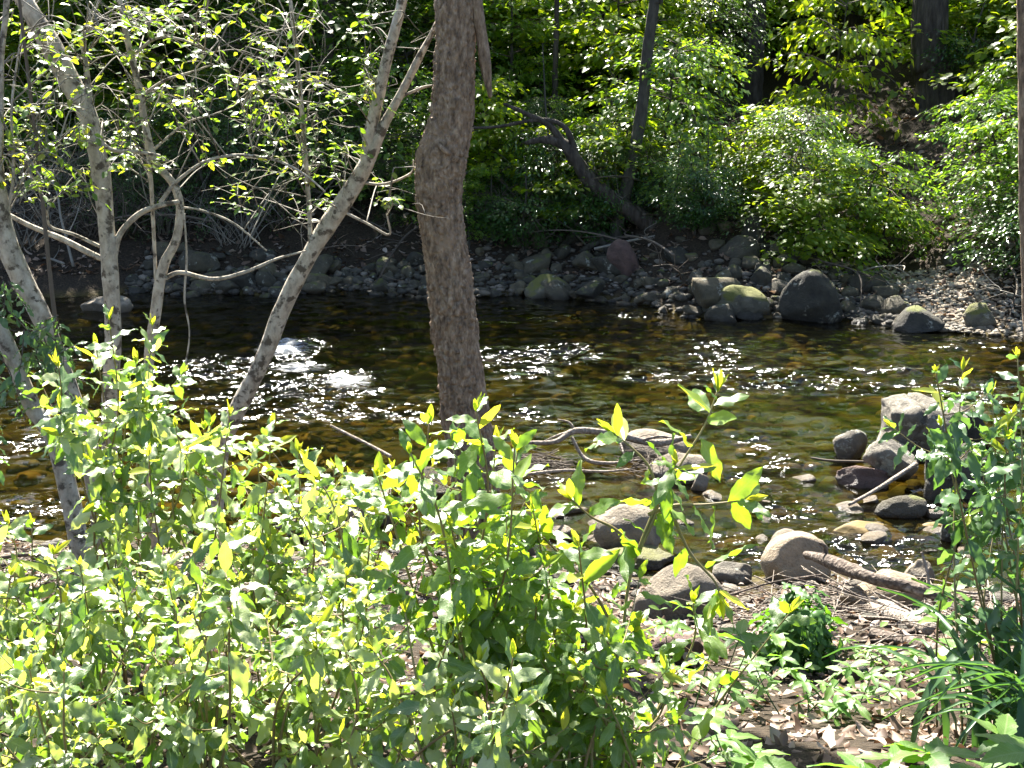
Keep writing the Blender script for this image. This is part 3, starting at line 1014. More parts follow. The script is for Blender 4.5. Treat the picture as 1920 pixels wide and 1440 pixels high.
scatter_stones('riverbed_stones', 2600, lambda r, n: r.uniform(-6, 7, n), lambda r, n, x: r.uniform(shore_n(x) - .1, shore_f(x) + .1), .035, .22, 'bed_stone', .15, 2, 3,
               'amber and olive cobbles covering the creek bed under the water')
scatter_stones('shore_gravel', 2600, lambda r, n: r.uniform(-5, 5.0, n), lambda r, n, x: shore_f(x) + np.abs(r.normal(0, 1, n)) * np.where(x < -.8, .35, .75) - .12, .018, .075, 'pebble', .3, 1, 4,
               'small loose gravel filling the gaps between the far bank stones')
scatter_stones('beach_gravel', 4500, lambda r, n: r.normal(4.75, .7, n), lambda r, n, x: shore_f(x) + r.uniform(-.15, 2.2, n), .012, .045, 'beach_pebble', .3, 1, 6,
               'pale sunlit gravel of the small beach on the far shore')
scatter_stones('bank_pebbles', 900, lambda r, n: r.uniform(-3.2, 3.4, n), lambda r, n, x: shore_n(x) - np.abs(r.normal(0, .9, n)) + .15, .015, .07, 'pebble', .3, 1, 8,
               'scattered pebbles along the near water edge')

# ------------------------------------------------------------------ leaf litter on the near bank
LT = [leaf_grid(2, 3, .30, 1.0, .5, .25, .25, 1, ph=k) for k in range(3)]


def litter(name, n, fx, fy, smin, smax, label, seed, mat='litter'):
    r = np.random.default_rng(seed)
    mb = MB()
    x = fx(r, n)
    y = fy(r, n, x)
    k = gz(x, y) > 0.03
    x, y = x[k], y[k]
    n = len(x)
    a = r.uniform(0, 6.28, n)
    D = np.stack([np.cos(a), np.sin(a), r.normal(0, .25, n)], -1)
    Nn = np.stack([r.normal(0, .45, n), r.normal(0, .45, n), np.where(r.random(n) < .5, 1, -1) * np.ones(n)], -1)
    P = np.stack([x, y, gz(x, y) + r.uniform(.004, .03, n)], -1)
    s = r.uniform(smin, smax, n)
    for j in range(3):
        q = np.arange(n) % 3 == j
        batch(mb, LT[j], P[q], D[q], Nn[q], s[q], r.random(q.sum()))
    o = mb.build(name, M[mat], None, 'stuff')
    tag(o, label, 'leaf litter')
    return o


litter('leaf_litter', 9000, lambda r, n: r.uniform(-3.4, 3.6, n), lambda r, n, x: 3.2 + r.random(n) * (shore_n(x) - 3.2), .02, .07,
       'dry brown and bleached fallen leaves covering the near bank', 21)
litter('far_leaf_litter', 7000, lambda r, n: r.uniform(-7, 9, n), lambda r, n, x: shore_f(x) + .5 + r.random(n) ** 1.3 * 9, .06, .14,
       'brown fallen leaves on the shaded slope across the creek', 22)
litter('beach_leaf_litter', 700, lambda r, n: r.normal(4.95, .8, n), lambda r, n, x: shore_f(x) + r.uniform(.05, 2.2, n), .04, .09,
       'sunlit dry leaves on the small gravel beach', 23, 'sunlit_litter')

# ------------------------------------------------------------------ the big brown trunk
EDGE = [(-260, 822, 900), (-120, 822, 896), (0, 818, 892), (100, 817, 890), (200, 810, 887), (250, 799, 882), (290, 783, 876), (340, 778, 869), (400, 783, 868), (480, 795, 879), (560, 803, 890), (640, 812, 899),
        (720, 822, 910), (800, 829, 922), (900, 843, 937), (1000, 855, 950), (1080, 858, 966), (1130, 845, 985)]
TY = 7.55
P, rad = [], []
for py, a, b in EDGE:
    p = at((a + b) / 2, py, TY)
    P.append(p)
    rad.append((b - a) / 2 * pxm(TY) * 1.0)
P, rad = P[::-1], rad[::-1]
top = np.array(P[-1])
for k in range(1, 5):
    P.append(top + np.array([0.05 * k, 0.05 * k, 1.2 * k]))
    rad.append(rad[-1] * .9)
P[0][2] = min(P[0][2], float(gz(P[0][0], TY)) - .05)
base = np.array([P[0][0], TY, float(gz(P[0][0], TY))])
tr = empty('tree', base, 'thick brown scaly trunk with a bend standing mid picture at the water edge', 'tree')
V, f = tube(np.array(P) - base, rad, 1150, 150, rough=.02, plates=(22, .07, .017))
# fissured plates: long vertical furrows
bt = MB().add(V, f).build('trunk', M['bark'], tr)
sc_ = at(829, 283, TY - .14) - base
V, f = tube([sc_ + np.array([-.035, .03, .06]), sc_ + np.array([-.01, .0, .025]), sc_ + np.array([.03, .0, -.01]), sc_ + np.array([.05, .03, -.02])], [.004, .012, .014, .004], 12, 8, rough=.2)
MB().add(V, f).build('branch_scar', M['bark'], bt)
Q = [at(x, y, TY - .03) - base for x, y in [(884, -60), (893, 10), (904, 70), (911, 125), (919, 182)]]
V, f = tube(Q, [.04, .036, .03, .03, .012], 40, 10, bark=.003, rough=.1)
MB().add(V, f).build('hanging_dead_limb', M['bark'], tr)


def crown_mesh(name, mat, n_clump, per, rx, rz, leaf, seed, clump=0.55, tm=None):
    """leaf clumps through an ellipsoid's volume, denser towards its skin"""
    r = np.random.default_rng(seed)
    mb = MB()
    u = nrm(r.normal(size=(n_clump, 3)))
    rad_ = r.uniform(.35, 1.0, n_clump)[:, None] ** .6
    c = u * rad_ * np.array([rx, rx, rz])
    c = c * (1 + .25 * fbm(u * 1.5 + seed, 2)[:, None])
    P = np.repeat(c, per, 0) + r.normal(size=(n_clump * per, 3)) * clump * np.array([1, 1, .45])
    n = len(P)
    a = r.uniform(0, 6.28, n)
    D = np.stack([np.cos(a), np.sin(a), r.normal(-.25, .35, n)], -1)
    Nn = np.stack([r.normal(0, .45, n), r.normal(0, .45, n), np.ones(n)], -1)
    batch(mb, tm or leaf_far(), P, D, Nn, leaf * r.uniform(.6, 1.25, n), r.random(n))
    return mb.mesh(name, mat)


CROWN = [crown_mesh('crown', M['far_leaf'], 52, 26, 3.1, 2.4, .19, 400 + k, .34) for k in range(3)]
DCROWN = [crown_mesh('crown', M['dark_leaf'], 190, 24, 3.0, 2.8, .19, 420 + k, .36) for k in range(2)]
cr = link('crown', CROWN[0], tr, 'stuff', Matrix.Translation(Vector(P[-1] - base) + Vector((0, .3, 2.6))) @ Matrix.Diagonal((.75, .75, .8, 1)))

# ------------------------------------------------------------------ pale trees at the left
TREE_LEAF = [leaf_grid(2, 5, .27, .95, .2, .18, .15, 1.5, ph=k * 1.7) for k in range(3)]
TREE_LEAF_ME = [MB().add(v, f).mesh('leaf', M['tree_leaf']) for v, f in TREE_LEAF]
OLIVE = [leaf_grid(4, 9, .19, .92, .22, .10 + .1 * (k % 3), .28, 2 + .5 * (k % 2), serr=.05, curl=.1 * k, ph=k * 1.3) for k in range(6)]
OLIVE_ME = [MB().add(v, f).mesh('leaf', M['olive_leaf']) for v, f in OLIVE]
SILVER_ME = [MB().add(v, f).mesh('leaf', M['silver_leaf']) for v, f in OLIVE]
SHADE_ME = [MB().add(v, f).mesh('leaf', M['shade_leaf']) for v, f in OLIVE]
YOUNG = [leaf_grid(4, 6, .17, .9, .5, -.12, .15, 2, ph=k) for k in range(3)]
YOUNG_ME = [MB().add(v, f).mesh('leaf', M['young_leaf']) for v, f in YOUNG]
HERB = [leaf_grid(4, 12, .22, .8, .15, .25, .08, 2, serr=.09, ph=k, corr=.012) for k in range(3)]
WEED = [leaf_grid(4, 9, .2, .8, .2, .3, .1, 2, serr=.08, ph=k) for k in range(3)]
WEED_ME = [MB().add(v, f).mesh('leaf', M['herb_leaf']) for v, f in WEED]
HERB_ME = [MB().add(v, f).mesh('leaf', M['herb_leaf']) for v, f in HERB]
LAUREL = [leaf_grid(2, 4, .18, 1.0, .15, .12, ph=k) for k in range(3)]
LAUREL_ME = [MB().add(v, f).mesh('leaf', M['laurel_leaf']) for v, f in LAUREL]


def leaf_matrix(p, D, Nn, s):
    Fm = frames(np.asarray(D, float)[None], np.asarray(Nn, float)[None])[0] * s
    return Matrix(((Fm[0, 0], Fm[0, 1], Fm[0, 2], p[0]), (Fm[1, 0], Fm[1, 1], Fm[1, 2], p[1]), (Fm[2, 0], Fm[2, 1], Fm[2, 2], p[2]), (0, 0, 0, 1)))


class Leaves:
    """collects leaves of one plant; the 300 that show largest become parts, the rest one joined part"""
    def __init__(self): self.L = []

    def add(self, p, D, Nn, s, kind=0): self.L.append((np.asarray(p, float), np.asarray(D, float), np.asarray(Nn, float), s, kind))

    def build(self, parent, base, kinds, rest_mats, limit=298):
        L = sorted(self.L, key=lambda q: -q[3] / max(q[0][1], .5))
        def infr(q):
            d = q[0] - CAM
            z = d @ FWD
            return abs(d[0] / z) < .40 and abs((d @ UPV) / z) < .31
        L = [q for q in L if infr(q)] + [q for q in L if not infr(q)]
        for i, (p, D, Nn, s, k) in enumerate(L[:limit]):
            mes = kinds[k][0]
            link('leaf', mes[i % len(mes)], parent, None, leaf_matrix(p - base, D, Nn, s))
        rest = L[limit:]
        for k in range(len(kinds)):
            q = [a for a in rest if a[4] == k]
            if q:
                mb = MB()
                tm = kinds[k][1]
                for j in range(len(tm)):
                    b = q[j::len(tm)]
                    if b:
                        batch(mb, tm[j], np.array([a[0] for a in b]) - base, np.array([a[1] for a in b]), np.array([a[2] for a in b]), np.array([a[3] for a in b]))
                mb.build('foliage', rest_mats[k], parent, 'stuff')


def leafy_twig(mb, lv, path, r0, r1, n, size, rr, start=.35, kind=0, sides=5, flat=.7, droop=.1, side=4):
    V, f = tube(path, np.linspace(r0, r1, len(path)), max(8, len(path) * 4), sides)
    mb.add(V, f, rr.random())
    C = catmull(path, 24)
    T = nrm(np.gradient(C, axis=0))
    for i in range(n):
        s = start + (1 - start) * (i + rr.uniform(0, .6)) / n
        k = min(int(s * 23), 23)
        lat = nrm(np.cross(T[k], [0, 0, 1.0]))
        up = nrm(np.cross(lat, T[k]))
        an = (0 if i % 2 else math.pi) + rr.normal(0, .5)
        out = lat * math.cos(an) + up * math.sin(an) * (1 - flat)
        D = out * .9 + T[k] * rr.uniform(.2, .8) + np.array([0, 0, -droop + rr.normal(0, .2)])
        Nn = np.array([rr.normal(0, .5), rr.normal(-.1, .5), 1.0])
        lv.add(C[k], D, Nn, size * rr.uniform(.65, 1.15), kind)
    lv.add(C[-1], T[-1] + np.array([0, 0, -.1]), np.array([rr.normal(0, .3), rr.normal(0, .3), 1.]), size * rr.uniform(.7, 1), kind)


def pale_tree(label, trunk, branches, Y, seed, targets=0, box=None, leafsize=.055, bark='pale_bark', name='tree', topup=True, foot=None, perleaf=5, sides=20):
    rr = np.random.default_rng(seed)
    pts = [at(x, y, Y) for x, y, w_ in trunk]
    rads = [w_ / 2 * pxm(Y) * .9 for x, y, w_ in trunk]
    if topup:
        d = nrm(pts[0] - pts[1])
        pts = [pts[0] + d * 1.6 + np.array([0, 0, .8]), pts[0] + d * .8] + pts
        rads = [rads[0] * .45, rads[0] * .75] + rads
    fx = pts[-1]
    if foot is None:
        foot = fx + nrm(fx - pts[-2]) * .25
        foot[2] = min(foot[2], float(gz(foot[0], foot[1])) - .05)
    gzf = float(gz(foot[0], foot[1]))
    pts.append(np.array([foot[0], foot[1], gzf - .06]))
    rads.append(rads[-1] * 1.15)
    base = np.array([foot[0], foot[1], gzf])
    root = empty(name, base, label, 'tree')
    V, f = tube(np.array(pts)[::-1] - base, rads[::-1], 50 + 16 * len(pts), sides, bark=.0016, freq=6, rough=.10, seed=seed)
    MB().add(V, f).build('trunk', M[bark], root)
    skel = [catmull(np.array(pts), 60)]
    for br in branches:
        bp = np.array([at(x, y, Y + (q[0] if q else 0)) for x, y, w_, *q in br])
        bw = [w_ / 2 * pxm(Y) for x, y, w_, *q in br]
        V, f = tube(bp - base, bw, 14 * len(bp), 9, bark=.0008, rough=.1, seed=seed + len(skel))
        MB().add(V, f).build('branch', M[bark], root)
        skel.append(catmull(bp, 30))
    S = np.vstack(skel)
    mb, lv = MB(), Leaves()
    for i in range(targets):
        px, py = rr.uniform(box[0], box[2]), rr.uniform(box[1], box[3])
        tg = at(px, py, Y + rr.normal(0, .45))
        d = np.linalg.norm(S - tg, axis=1) + np.clip(S[:, 2] - tg[2] + .05, 0, None) * .8
        j = np.argsort(d)[rr.integers(0, 6)]
        st = S[j]
        if np.linalg.norm(tg - st) > 1.5:
            continue
        mid = (st + tg) / 2 + np.array([rr.normal(0, .05), rr.normal(0, .05), abs(rr.normal(0, .1))])
        q3 = st * .25 + tg * .75 + rr.normal(0, .03, 3)
        leafy_twig(mb, lv, np.array([st, mid, q3, tg]) - 0, .0045, .0012, perleaf, leafsize, rr, start=.4)
        # a side spray
        e = tg + nrm(rr.normal(size=3) * np.array([1, 1, .5])) * rr.uniform(.08, .25)
        leafy_twig(mb, lv, np.array([q3, (q3 + e) / 2 + np.array([0, 0, .02]), e]), .0025, .001, max(3, perleaf // 2), leafsize, rr, start=.2)
        for q_ in range(1):           # bare side twigs
            e = mid + nrm(rr.normal(size=3) * np.array([1, .8, .7])) * rr.uniform(.15, .5)
            m_ = (mid + e) / 2 + rr.normal(0, .04, 3)
            mb.add(*tube([mid, m_, e], [.003, .002, .0008], 9, 4), rr.random())
            mb.add(*tube([m_, m_ + rr.normal(0, .07, 3), m_ + rr.normal(0, .12, 3)], [.002, .0013, .0007], 6, 4), rr.random())
    if targets:
        V = [v - base for v in mb.v]
        mb.v = V
        mb.build('twigs', M['pale_twig'], root, 'stuff')
        lv.build(root, base, [(TREE_LEAF_ME, TREE_LEAF)], [M['tree_leaf']])
    return root


pale_tree('crooked pale mottled tree rising out of the upper left corner', [(45, 0, 36), (85, 70, 43), (130, 150, 44), (165, 220, 40), (185, 300, 38), (197, 400, 34), (205, 480, 36), (210, 560, 36), (212, 640, 34), (208, 720, 34), (205, 850, 34)],
          [[(170, 200, 12), (164, 150, 11), (160, 110, 9), (152, 70, 8), (170, 52, 7), (165, 15, 5)],
           [(190, 268, 10), (215, 282, 8), (260, 285, 7), (300, 292, 5)],
           [(214, 490, 13), (180, 480, 12), (120, 450, 11), (60, 425, 10), (18, 404, 9)],
           [(213, 486, 13), (225, 440, 12), (260, 402, 11), (300, 385, 10), (335, 378, 9)],
           [(300, 380, 8), (330, 342, 7), (380, 305, 6), (430, 292, 6), (480, 293, 5), (530, 305, 5), (575, 330, 4), (610, 360, 3)],
           [(187, 462, 7), (140, 440, 6), (95, 425, 5), (88, 395, 4)]],
          7.1, 31, 34, (20, 0, 330, 330))
pale_tree('thick pale trunk leaning out of the left picture edge', [(-30, 200, 40), (-12, 330, 44), (8, 440, 48), (40, 520, 44), (80, 600, 42), (110, 680, 40), (140, 760, 40), (168, 850, 40)],
          [[(14, -40, 11), (12, 20, 11), (4, 90, 10), (3, 170, 9), (2, 260, 9), (-5, 340, 12)],
           [(5, 400, 8), (40, 340, 6), (75, 290, 5), (110, 270, 4)],
           [(8, 430, 7), (25, 330, 6), (22, 200, 5), (38, 80, 4), (42, 30, 3)]],
          6.7, 32, 22, (0, 30, 200, 420))
pale_tree('slender zigzag pale tree between the two thicker left trunks', [(225, 0, 11), (240, 80, 12), (262, 170, 14), (275, 250, 15), (292, 305, 16), (325, 345, 17), (338, 390, 17), (330, 450, 18), (310, 490, 21), (300, 530, 23), (290, 600, 23), (280, 660, 22), (278, 740, 22), (280, 850, 22)],
          [[(272, 250, 8), (282, 330, 8), (288, 430, 7), (292, 525, 7)],
           [(308, 522, 9), (340, 511, 9), (400, 523, 8), (460, 510, 7), (520, 485, 5), (575, 470, 3)],
           [(283, 285, 7), (300, 270, 5), (350, 230, 4), (400, 215, 3)],
           [(265, 180, 6), (310, 150, 5), (360, 135, 4), (400, 120, 3)],
           [(247, 105, 6), (300, 70, 5), (370, 85, 4), (420, 120, 3), (450, 190, 3), (475, 285, 3)],
           [(345, 400, 4), (350, 480, 4), (346, 560, 4), (355, 625, 3), (345, 690, 3), (322, 735, 3)],
           [(335, 388, 5), (380, 395, 4), (440, 420, 4), (500, 470, 3)]],
          7.3, 33, 56, (200, 0, 600, 330), foot=np.array([at(280, 870, 7.3)[0], 7.3, 0]))
pale_tree('pale trunk leaning to the right and forking above the creek', [(850, -30, 8), (815, 52, 10), (790, 100, 14), (760, 160, 17), (722, 230, 21), (682, 315, 33), (630, 400, 37), (580, 480, 35), (530, 580, 37), (490, 680, 36), (440, 780, 37), (412, 850, 38)],
          [[(684, 318, 26), (697, 240, 24), (712, 170, 22), (728, 100, 20), (750, 20, 19), (765, -60, 17)],
           [(583, 495, 9), (580, 400, 9), (570, 260, 9), (556, 100, 8), (540, -30, 7)],
           [(665, 340, 6), (720, 345, 5), (770, 325, 4), (775, 300, 3)],
           [(745, 185, 6), (790, 165, 5), (812, 160, 4)],
           [(640, 395, 6), (690, 420, 5), (730, 440, 4), (725, 400, 3)]],
          7.8, 34, 50, (400, 0, 735, 400), topup=False)
pale_tree('leaning pale trunk wrapped in green vine at the lower left edge', [(-60, 520, 30), (-20, 580, 32), (10, 640, 34), (60, 760, 36), (110, 850, 40)], [], 6.3, 35)
pale_tree('thin brown sapling stem between the two left trunks', [(60, 200, 7), (75, 330, 8), (90, 480, 9), (105, 620, 9), (110, 720, 9)], [], 6.6, 36, 10, (0, 150, 180, 400), bark='twig')
pale_tree('narrow reddish brown trunk cut off by the right picture edge', [(1922, -60, 34), (1924, 120, 34), (1926, 300, 34), (1930, 480, 36), (1940, 700, 36), (1950, 900, 40)], [], 6.4, 37, bark='bark')

# vine on the leaning lower left trunk
vb = at(60, 760, 6.2)
vb = np.array([vb[0], 6.2, float(gz(vb[0], 6.2))])
vine = empty('vine', vb, 'leafy green vine hanging on the leaning trunks at the left edge', 'vine')
rr = np.random.default_rng(55)
mb, lv = MB(), Leaves()
for i in range(34):
    a = at(rr.uniform(-20, 110), rr.uniform(520, 800), rr.uniform(5.9, 6.5))
    e = a + np.array([rr.normal(0, .12), rr.normal(0, .1), rr.uniform(-.35, .2)])
    leafy_twig(mb, lv, np.array([a, (a + e) / 2 + rr.normal(0, .03, 3), e]), .003, .0015, 8, .075, rr, start=.05, flat=.3, droop=.35)
mb.v = [v - vb for v in mb.v]
mb.build('stem', M['twig'], vine, 'stuff')
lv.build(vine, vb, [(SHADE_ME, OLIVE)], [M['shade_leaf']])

# ------------------------------------------------------------------ foreground shrubs
def shoot(mb, lv, path, r0, size, rr, nleaf, young=True, laterals=0, start=.15, latlen=.16, kind=0):
    V, f = tube(path, np.linspace(r0, r0 * .4, len(path)), 8 * len(path), 6)
    mb.add(V, f, rr.random())
    C = catmull(path, 60)
    T = nrm(np.gradient(C, axis=0))
    ph = rr.uniform(0, 6.28)
    for i in range(nleaf):
        s = start + (.96 - start) * (i + rr.uniform(-.2, .2)) / nleaf
        k = int(np.clip(s * 59, 0, 59))
        an = ph + i * 2.4
        a1 = nrm(np.cross(T[k], [0.31, 0.95, 0.1]))
        a2 = np.cross(T[k], a1)
        out = a1 * math.cos(an) + a2 * math.sin(an)
        D = out * .95 + T[k] * rr.uniform(.1, .7) + np.array([0, 0, rr.uniform(-1.3, .2)])
        Nn = np.array([rr.normal(0, .55), rr.normal(-.15, .55), .8]) + T[k] * .4
        sz = size * rr.uniform(.5, 1.25) * (1 - .25 * s)
        pet = C[k] + nrm(D) * .006
        lv.add(pet, D, Nn, sz, kind)
    for i in range(laterals):
        s = rr.uniform(.2, .88)
        k = int(s * 59)
        an = rr.uniform(0, 6.28)
        out = np.array([math.cos(an), math.sin(an), rr.uniform(.1, .7)])
        L = latlen * rr.uniform(.5, 1.3)
        e = C[k] + nrm(out) * L
        shoot(mb, lv, np.array([C[k], (C[k] + e) / 2 + np.array([0, 0, -.01]), e + np.array([0, 0, .015])]), r0 * .5, size * .85, rr, int(4 + L * 25), young and rr.random() < .22, 0, .1, latlen, kind)
    for j in range(5 if young else 3):
        k = 59 - int(2.2 * j)
        an = ph + j * 2.4 + .8
        a1 = nrm(np.cross(T[k], [0.31, 0.95, 0.1]))
        out = a1 * math.cos(an) + np.cross(T[k], a1) * math.sin(an)
        lv.add(C[k], out * .8 + T[k] * rr.uniform(.4, .9) + np.array([0, 0, -.1 * j]), np.array([rr.normal(0, .4), rr.normal(-.2, .4), .8]), size * (.5 + .09 * j), 0 if rr.random() < .85 else 1)
    if young:
        for j in range(4):
            an = rr.uniform(0, 6.28)
            out = np.array([math.cos(an), math.sin(an), 0])
            lv.add(C[-1], T[-1] * .9 + out * rr.uniform(.15, .7), out * -1 + np.array([0, 0, .5]), size * rr.uniform(.2, .42), 1)


def shrub(label, px, Y, tops, spread, nsh, size, seed, kindmats=('olive_leaf', 'young_leaf'), lat=3, nleaf=12, explicit=None, bottom=None, name='shrub', low=260, yspread=.35, limit=298, lean=0.0):
    rr = np.random.default_rng(seed)
    x0 = at(px, 1000, Y)[0]
    base = np.array([x0, Y, float(gz(x0, Y))])
    root = empty(name, base, label, 'shrub', None)
    mb, lv = MB(), Leaves()
    paths = list(explicit or [])
    for i in range(nsh):
        if i < len(tops):
            tx, ty = tops[i]
        else:
            tx, ty = px + rr.normal(0, spread), min(t[1] for t in tops) + rr.uniform(.25, 1) * low
        yy = Y + rr.normal(0, yspread * .6)
        tip = at(tx, ty, yy)
        st = base + np.array([rr.normal(0, .10), rr.normal(0, .10), -.02])
        if abs(tip[0] - st[0]) > .5:
            st[0] += (tip[0] - st[0]) * .5
        st[2] = float(gz(st[0], st[1])) - .02
        if tip[2] - st[2] < .12:
            tip[2] = st[2] + .15
        m1 = st * .6 + tip * .4 + np.array([(tip[0] - st[0]) * .1, 0, .06]) + rr.normal(0, .03, 3)
        m2 = st * .25 + tip * .75 + np.array([(tip[0] - st[0]) * .08, 0, .03]) + rr.normal(0, .03, 3)
        paths.append(np.array([st, m1, m2, tip]))
    for q in paths:
        L = np.linalg.norm(q[-1] - q[0])
        shoot(mb, lv, q, .0042, size * 1.42, rr, int(nleaf * .95 * max(L, .35)), True, int(lat * max(L, .4)), .12)
    mb.v = [v - base for v in mb.v]
    mb.build('stem', M['shoot'], root)
    a, b = kindmats
    mes = {'olive_leaf': OLIVE_ME, 'shade_leaf': SHADE_ME, 'silver_leaf': SILVER_ME}[a]
    lv.build(root, base, [(mes, OLIVE), (YOUNG_ME, YOUNG)], [M[a], M[b]], limit)
    return root


shrub('shrub with yellow shoot tips rising highest in front of the left pale trunks', 215, 4.1, [(205, 600), (285, 612), (255, 680), (110, 690), (180, 650), (330, 800), (150, 760)], 80, 10, .085, 61, ('silver_leaf', 'young_leaf'), lat=4, nleaf=15)
shrub('sunlit shrub with yellow tips below the leaning pale trunk', 440, 3.8, [(430, 780), (510, 800), (395, 800), (480, 840), (560, 850), (350, 850)], 90, 10, .08, 62, ('silver_leaf', 'young_leaf'), lat=4, nleaf=14)
shrub('sunlit shrub arching right between the leaning pale trunk and the big trunk', 600, 3.4, [(575, 862), (625, 880), (690, 930), (660, 900), (540, 930), (735, 880)], 75, 10, .076, 63, ('silver_leaf', 'young_leaf'), lat=4, nleaf=15)
shrub('large leaved green shrub directly in front of the big brown trunk', 870, 2.75, [(805, 795), (893, 772), (970, 850), (770, 850), (850, 830), (1000, 960), (930, 830), (735, 900)], 90, 13, .078, 64, lat=4, nleaf=14)
E7 = lambda *q: np.array([at(x, y, 2.7 + k * .0) for k, (x, y) in enumerate(q)])
b7 = E7((1165, 1330))[0]
shrub('tall sparse shoot with curved stem reaching up over the water at right of centre', 1165, 2.7, [(1085, 1025), (1480, 1150), (1300, 1130)], 60, 4, .085, 65, lat=2, nleaf=13,
      explicit=[E7((1150, 1500), (1165, 1250), (1180, 1090), (1225, 960), (1270, 880), (1320, 800), (1345, 735)), E7((1200, 1030), (1232, 950), (1219, 880), (1185, 840), (1153, 814)),
                E7((1195, 1030), (1150, 990), (1110, 970), (1072, 937)), E7((1215, 965), (1260, 948), (1320, 946), (1398, 938)), E7((1245, 925), (1290, 1030), (1340, 1090), (1350, 1120)),
                E7((1180, 1250), (1120, 1120), (1060, 1050), (1010, 1000))], low=300)
shrub('bright shrub with yellow tips at the far left picture edge', 20, 3.3, [(15, 985), (60, 990), (-30, 1000), (100, 1040), (20, 1080), (150, 1060)], 60, 10, .078, 66, ('silver_leaf', 'young_leaf'), lat=5, nleaf=15)
shrub('low sunlit shrub filling the bottom left corner', 110, 2.75, [(60, 1200), (180, 1210), (10, 1240), (250, 1190), (120, 1260)], 120, 13, .062, 67, ('silver_leaf', 'young_leaf'), lat=5, nleaf=15, low=220)
shrub('dense sunlit shrub at the bottom below the leaning pale trunk', 330, 2.9, [(300, 1040), (390, 1070), (230, 1100), (450, 1090), (330, 1140)], 110, 13, .066, 68, ('silver_leaf', 'young_leaf'), lat=5, nleaf=15)
shrub('dense shrub at the bottom between the left shrubs and the centre one', 590, 2.85, [(570, 1130), (650, 1080), (500, 1160), (690, 1110), (590, 1170)], 110, 13, .066, 69, ('silver_leaf', 'young_leaf'), lat=5, nleaf=15)
shrub('low shrub at the bottom right of the large leaved centre shrub', 1020, 2.8, [(1030, 1060), (960, 1000), (1090, 1120), (1040, 1150), (940, 1130)], 75, 10, .066, 70, lat=4, nleaf=14)
shrub('low leafy shrub in the bottom middle of the picture', 790, 2.5, [(760, 1150), (840, 1200), (700, 1220), (900, 1240)], 110, 10, .062, 71, ('silver_leaf', 'young_leaf'), lat=5, nleaf=14, low=180)
shrub('low leafy shrub at the bottom edge right of the middle', 1170, 2.6, [(1130, 1190), (1200, 1220), (1080, 1250), (1260, 1270)], 80, 11, .064, 72, lat=5, nleaf=15, low=160)
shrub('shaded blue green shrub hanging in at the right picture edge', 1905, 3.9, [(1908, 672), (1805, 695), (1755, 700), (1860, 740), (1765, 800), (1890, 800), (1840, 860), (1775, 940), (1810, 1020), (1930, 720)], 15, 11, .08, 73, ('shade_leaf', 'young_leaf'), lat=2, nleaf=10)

# ------------------------------------------------------------------ small plants on the near bank
def herb(label, px, py, n, size, hgt, seed, mes=None, tm=None, mat='herb_leaf', name='plant', whorl=5, spread=.12, cat='plant', z=None, Y=None, limit=200):
    rr = np.random.default_rng(seed)
    p = on_ground(px, py) if Y is None else at(px, py, Y)
    base = np.array([p[0], p[1], float(gz(p[0], p[1]))])
    root = empty(name, base, label, cat)
    mb, lv = MB(), Leaves()
    for i in range(n):
        st = base + np.array([rr.normal(0, spread * .6), rr.normal(0, spread * .6), -.01])
        e = st + np.array([rr.normal(0, spread), rr.normal(0, spread), hgt * rr.uniform(.6, 1.15)])
        V, f = tube(np.array([st, (st + e) / 2 + rr.normal(0, .01, 3), e]), [.003, .0025, .0015], 10, 5)
        mb.add(V, f, rr.random())
        for lev in (1.0, .6):
            c = st * (1 - lev) + e * lev
            ph = rr.uniform(0, 6.28)
            for j in range(whorl if lev == 1 else max(2, whorl - 2)):
                an = ph + j * 6.28 / whorl + rr.normal(0, .15)
                D = np.array([math.cos(an), math.sin(an), rr.uniform(-.25, .45)])
                lv.add(c, D, np.array([rr.normal(0, .25), rr.normal(0, .25), 1.]), size * rr.uniform(.7, 1.15))
    mb.v = [v - base for v in mb.v]
    mb.build('stem', M['grass'], root)
    lv.build(root, base, [(mes or HERB_ME, tm or HERB)], [M[mat]], limit)
    return root


BUSH_ME = [MB().add(v, f).mesh('leaf', M['bush_leaf']) for v, f in OLIVE]
rr = np.random.default_rng(81)
bb = on_ground(1492, 1245)
bb = np.array([bb[0], bb[1], float(gz(bb[0], bb[1]))])
bu = empty('bush', bb, 'compact glossy dark green bush beside the driftwood on the near bank', 'bush')
mb, lv = MB(), Leaves()
for i in range(70):
    u = nrm(np.array([rr.normal(), rr.normal(), abs(rr.normal()) * .9 + .05]))
    tip = bb + u * np.array([.2, .2, .34]) * rr.uniform(.7, 1.12)
    V, f = tube(np.array([bb + rr.normal(0, .03, 3) * np.array([1, 1, 0]), bb * .5 + tip * .5 + np.array([0, 0, .04]), tip]), [.003, .0025, .0015], 10, 5)
    mb.add(V, f, rr.random())
    for j in range(6):
        an = rr.uniform(0, 6.28)
        t1 = nrm(np.cross(u, [0.2, 0.3, 1]))
        out = t1 * math.cos(an) + np.cross(u, t1) * math.sin(an)
        lv.add(tip - u * .012 * j, out + u * rr.uniform(.0, .6) + np.array([0, 0, -.25]), u + np.array([0, 0, .35]) + rr.normal(0, .25, 3), rr.uniform(.05, .095))
mb.v = [v - bb for v in mb.v]
mb.build('stem', M['grass'], bu)
lv.build(bu, bb, [(BUSH_ME, OLIVE)], [M['bush_leaf']])
herb('weed with whorled pale green leaves in front of the glossy bush', 1500, 1345, 7, .075, .17, 82, WEED_ME, WEED, whorl=5, spread=.14)
herb('weed with narrow leaves standing on the leaf litter right of the bush', 1570, 1345, 6, .07, .17, 83, WEED_ME, WEED, whorl=6, spread=.13)
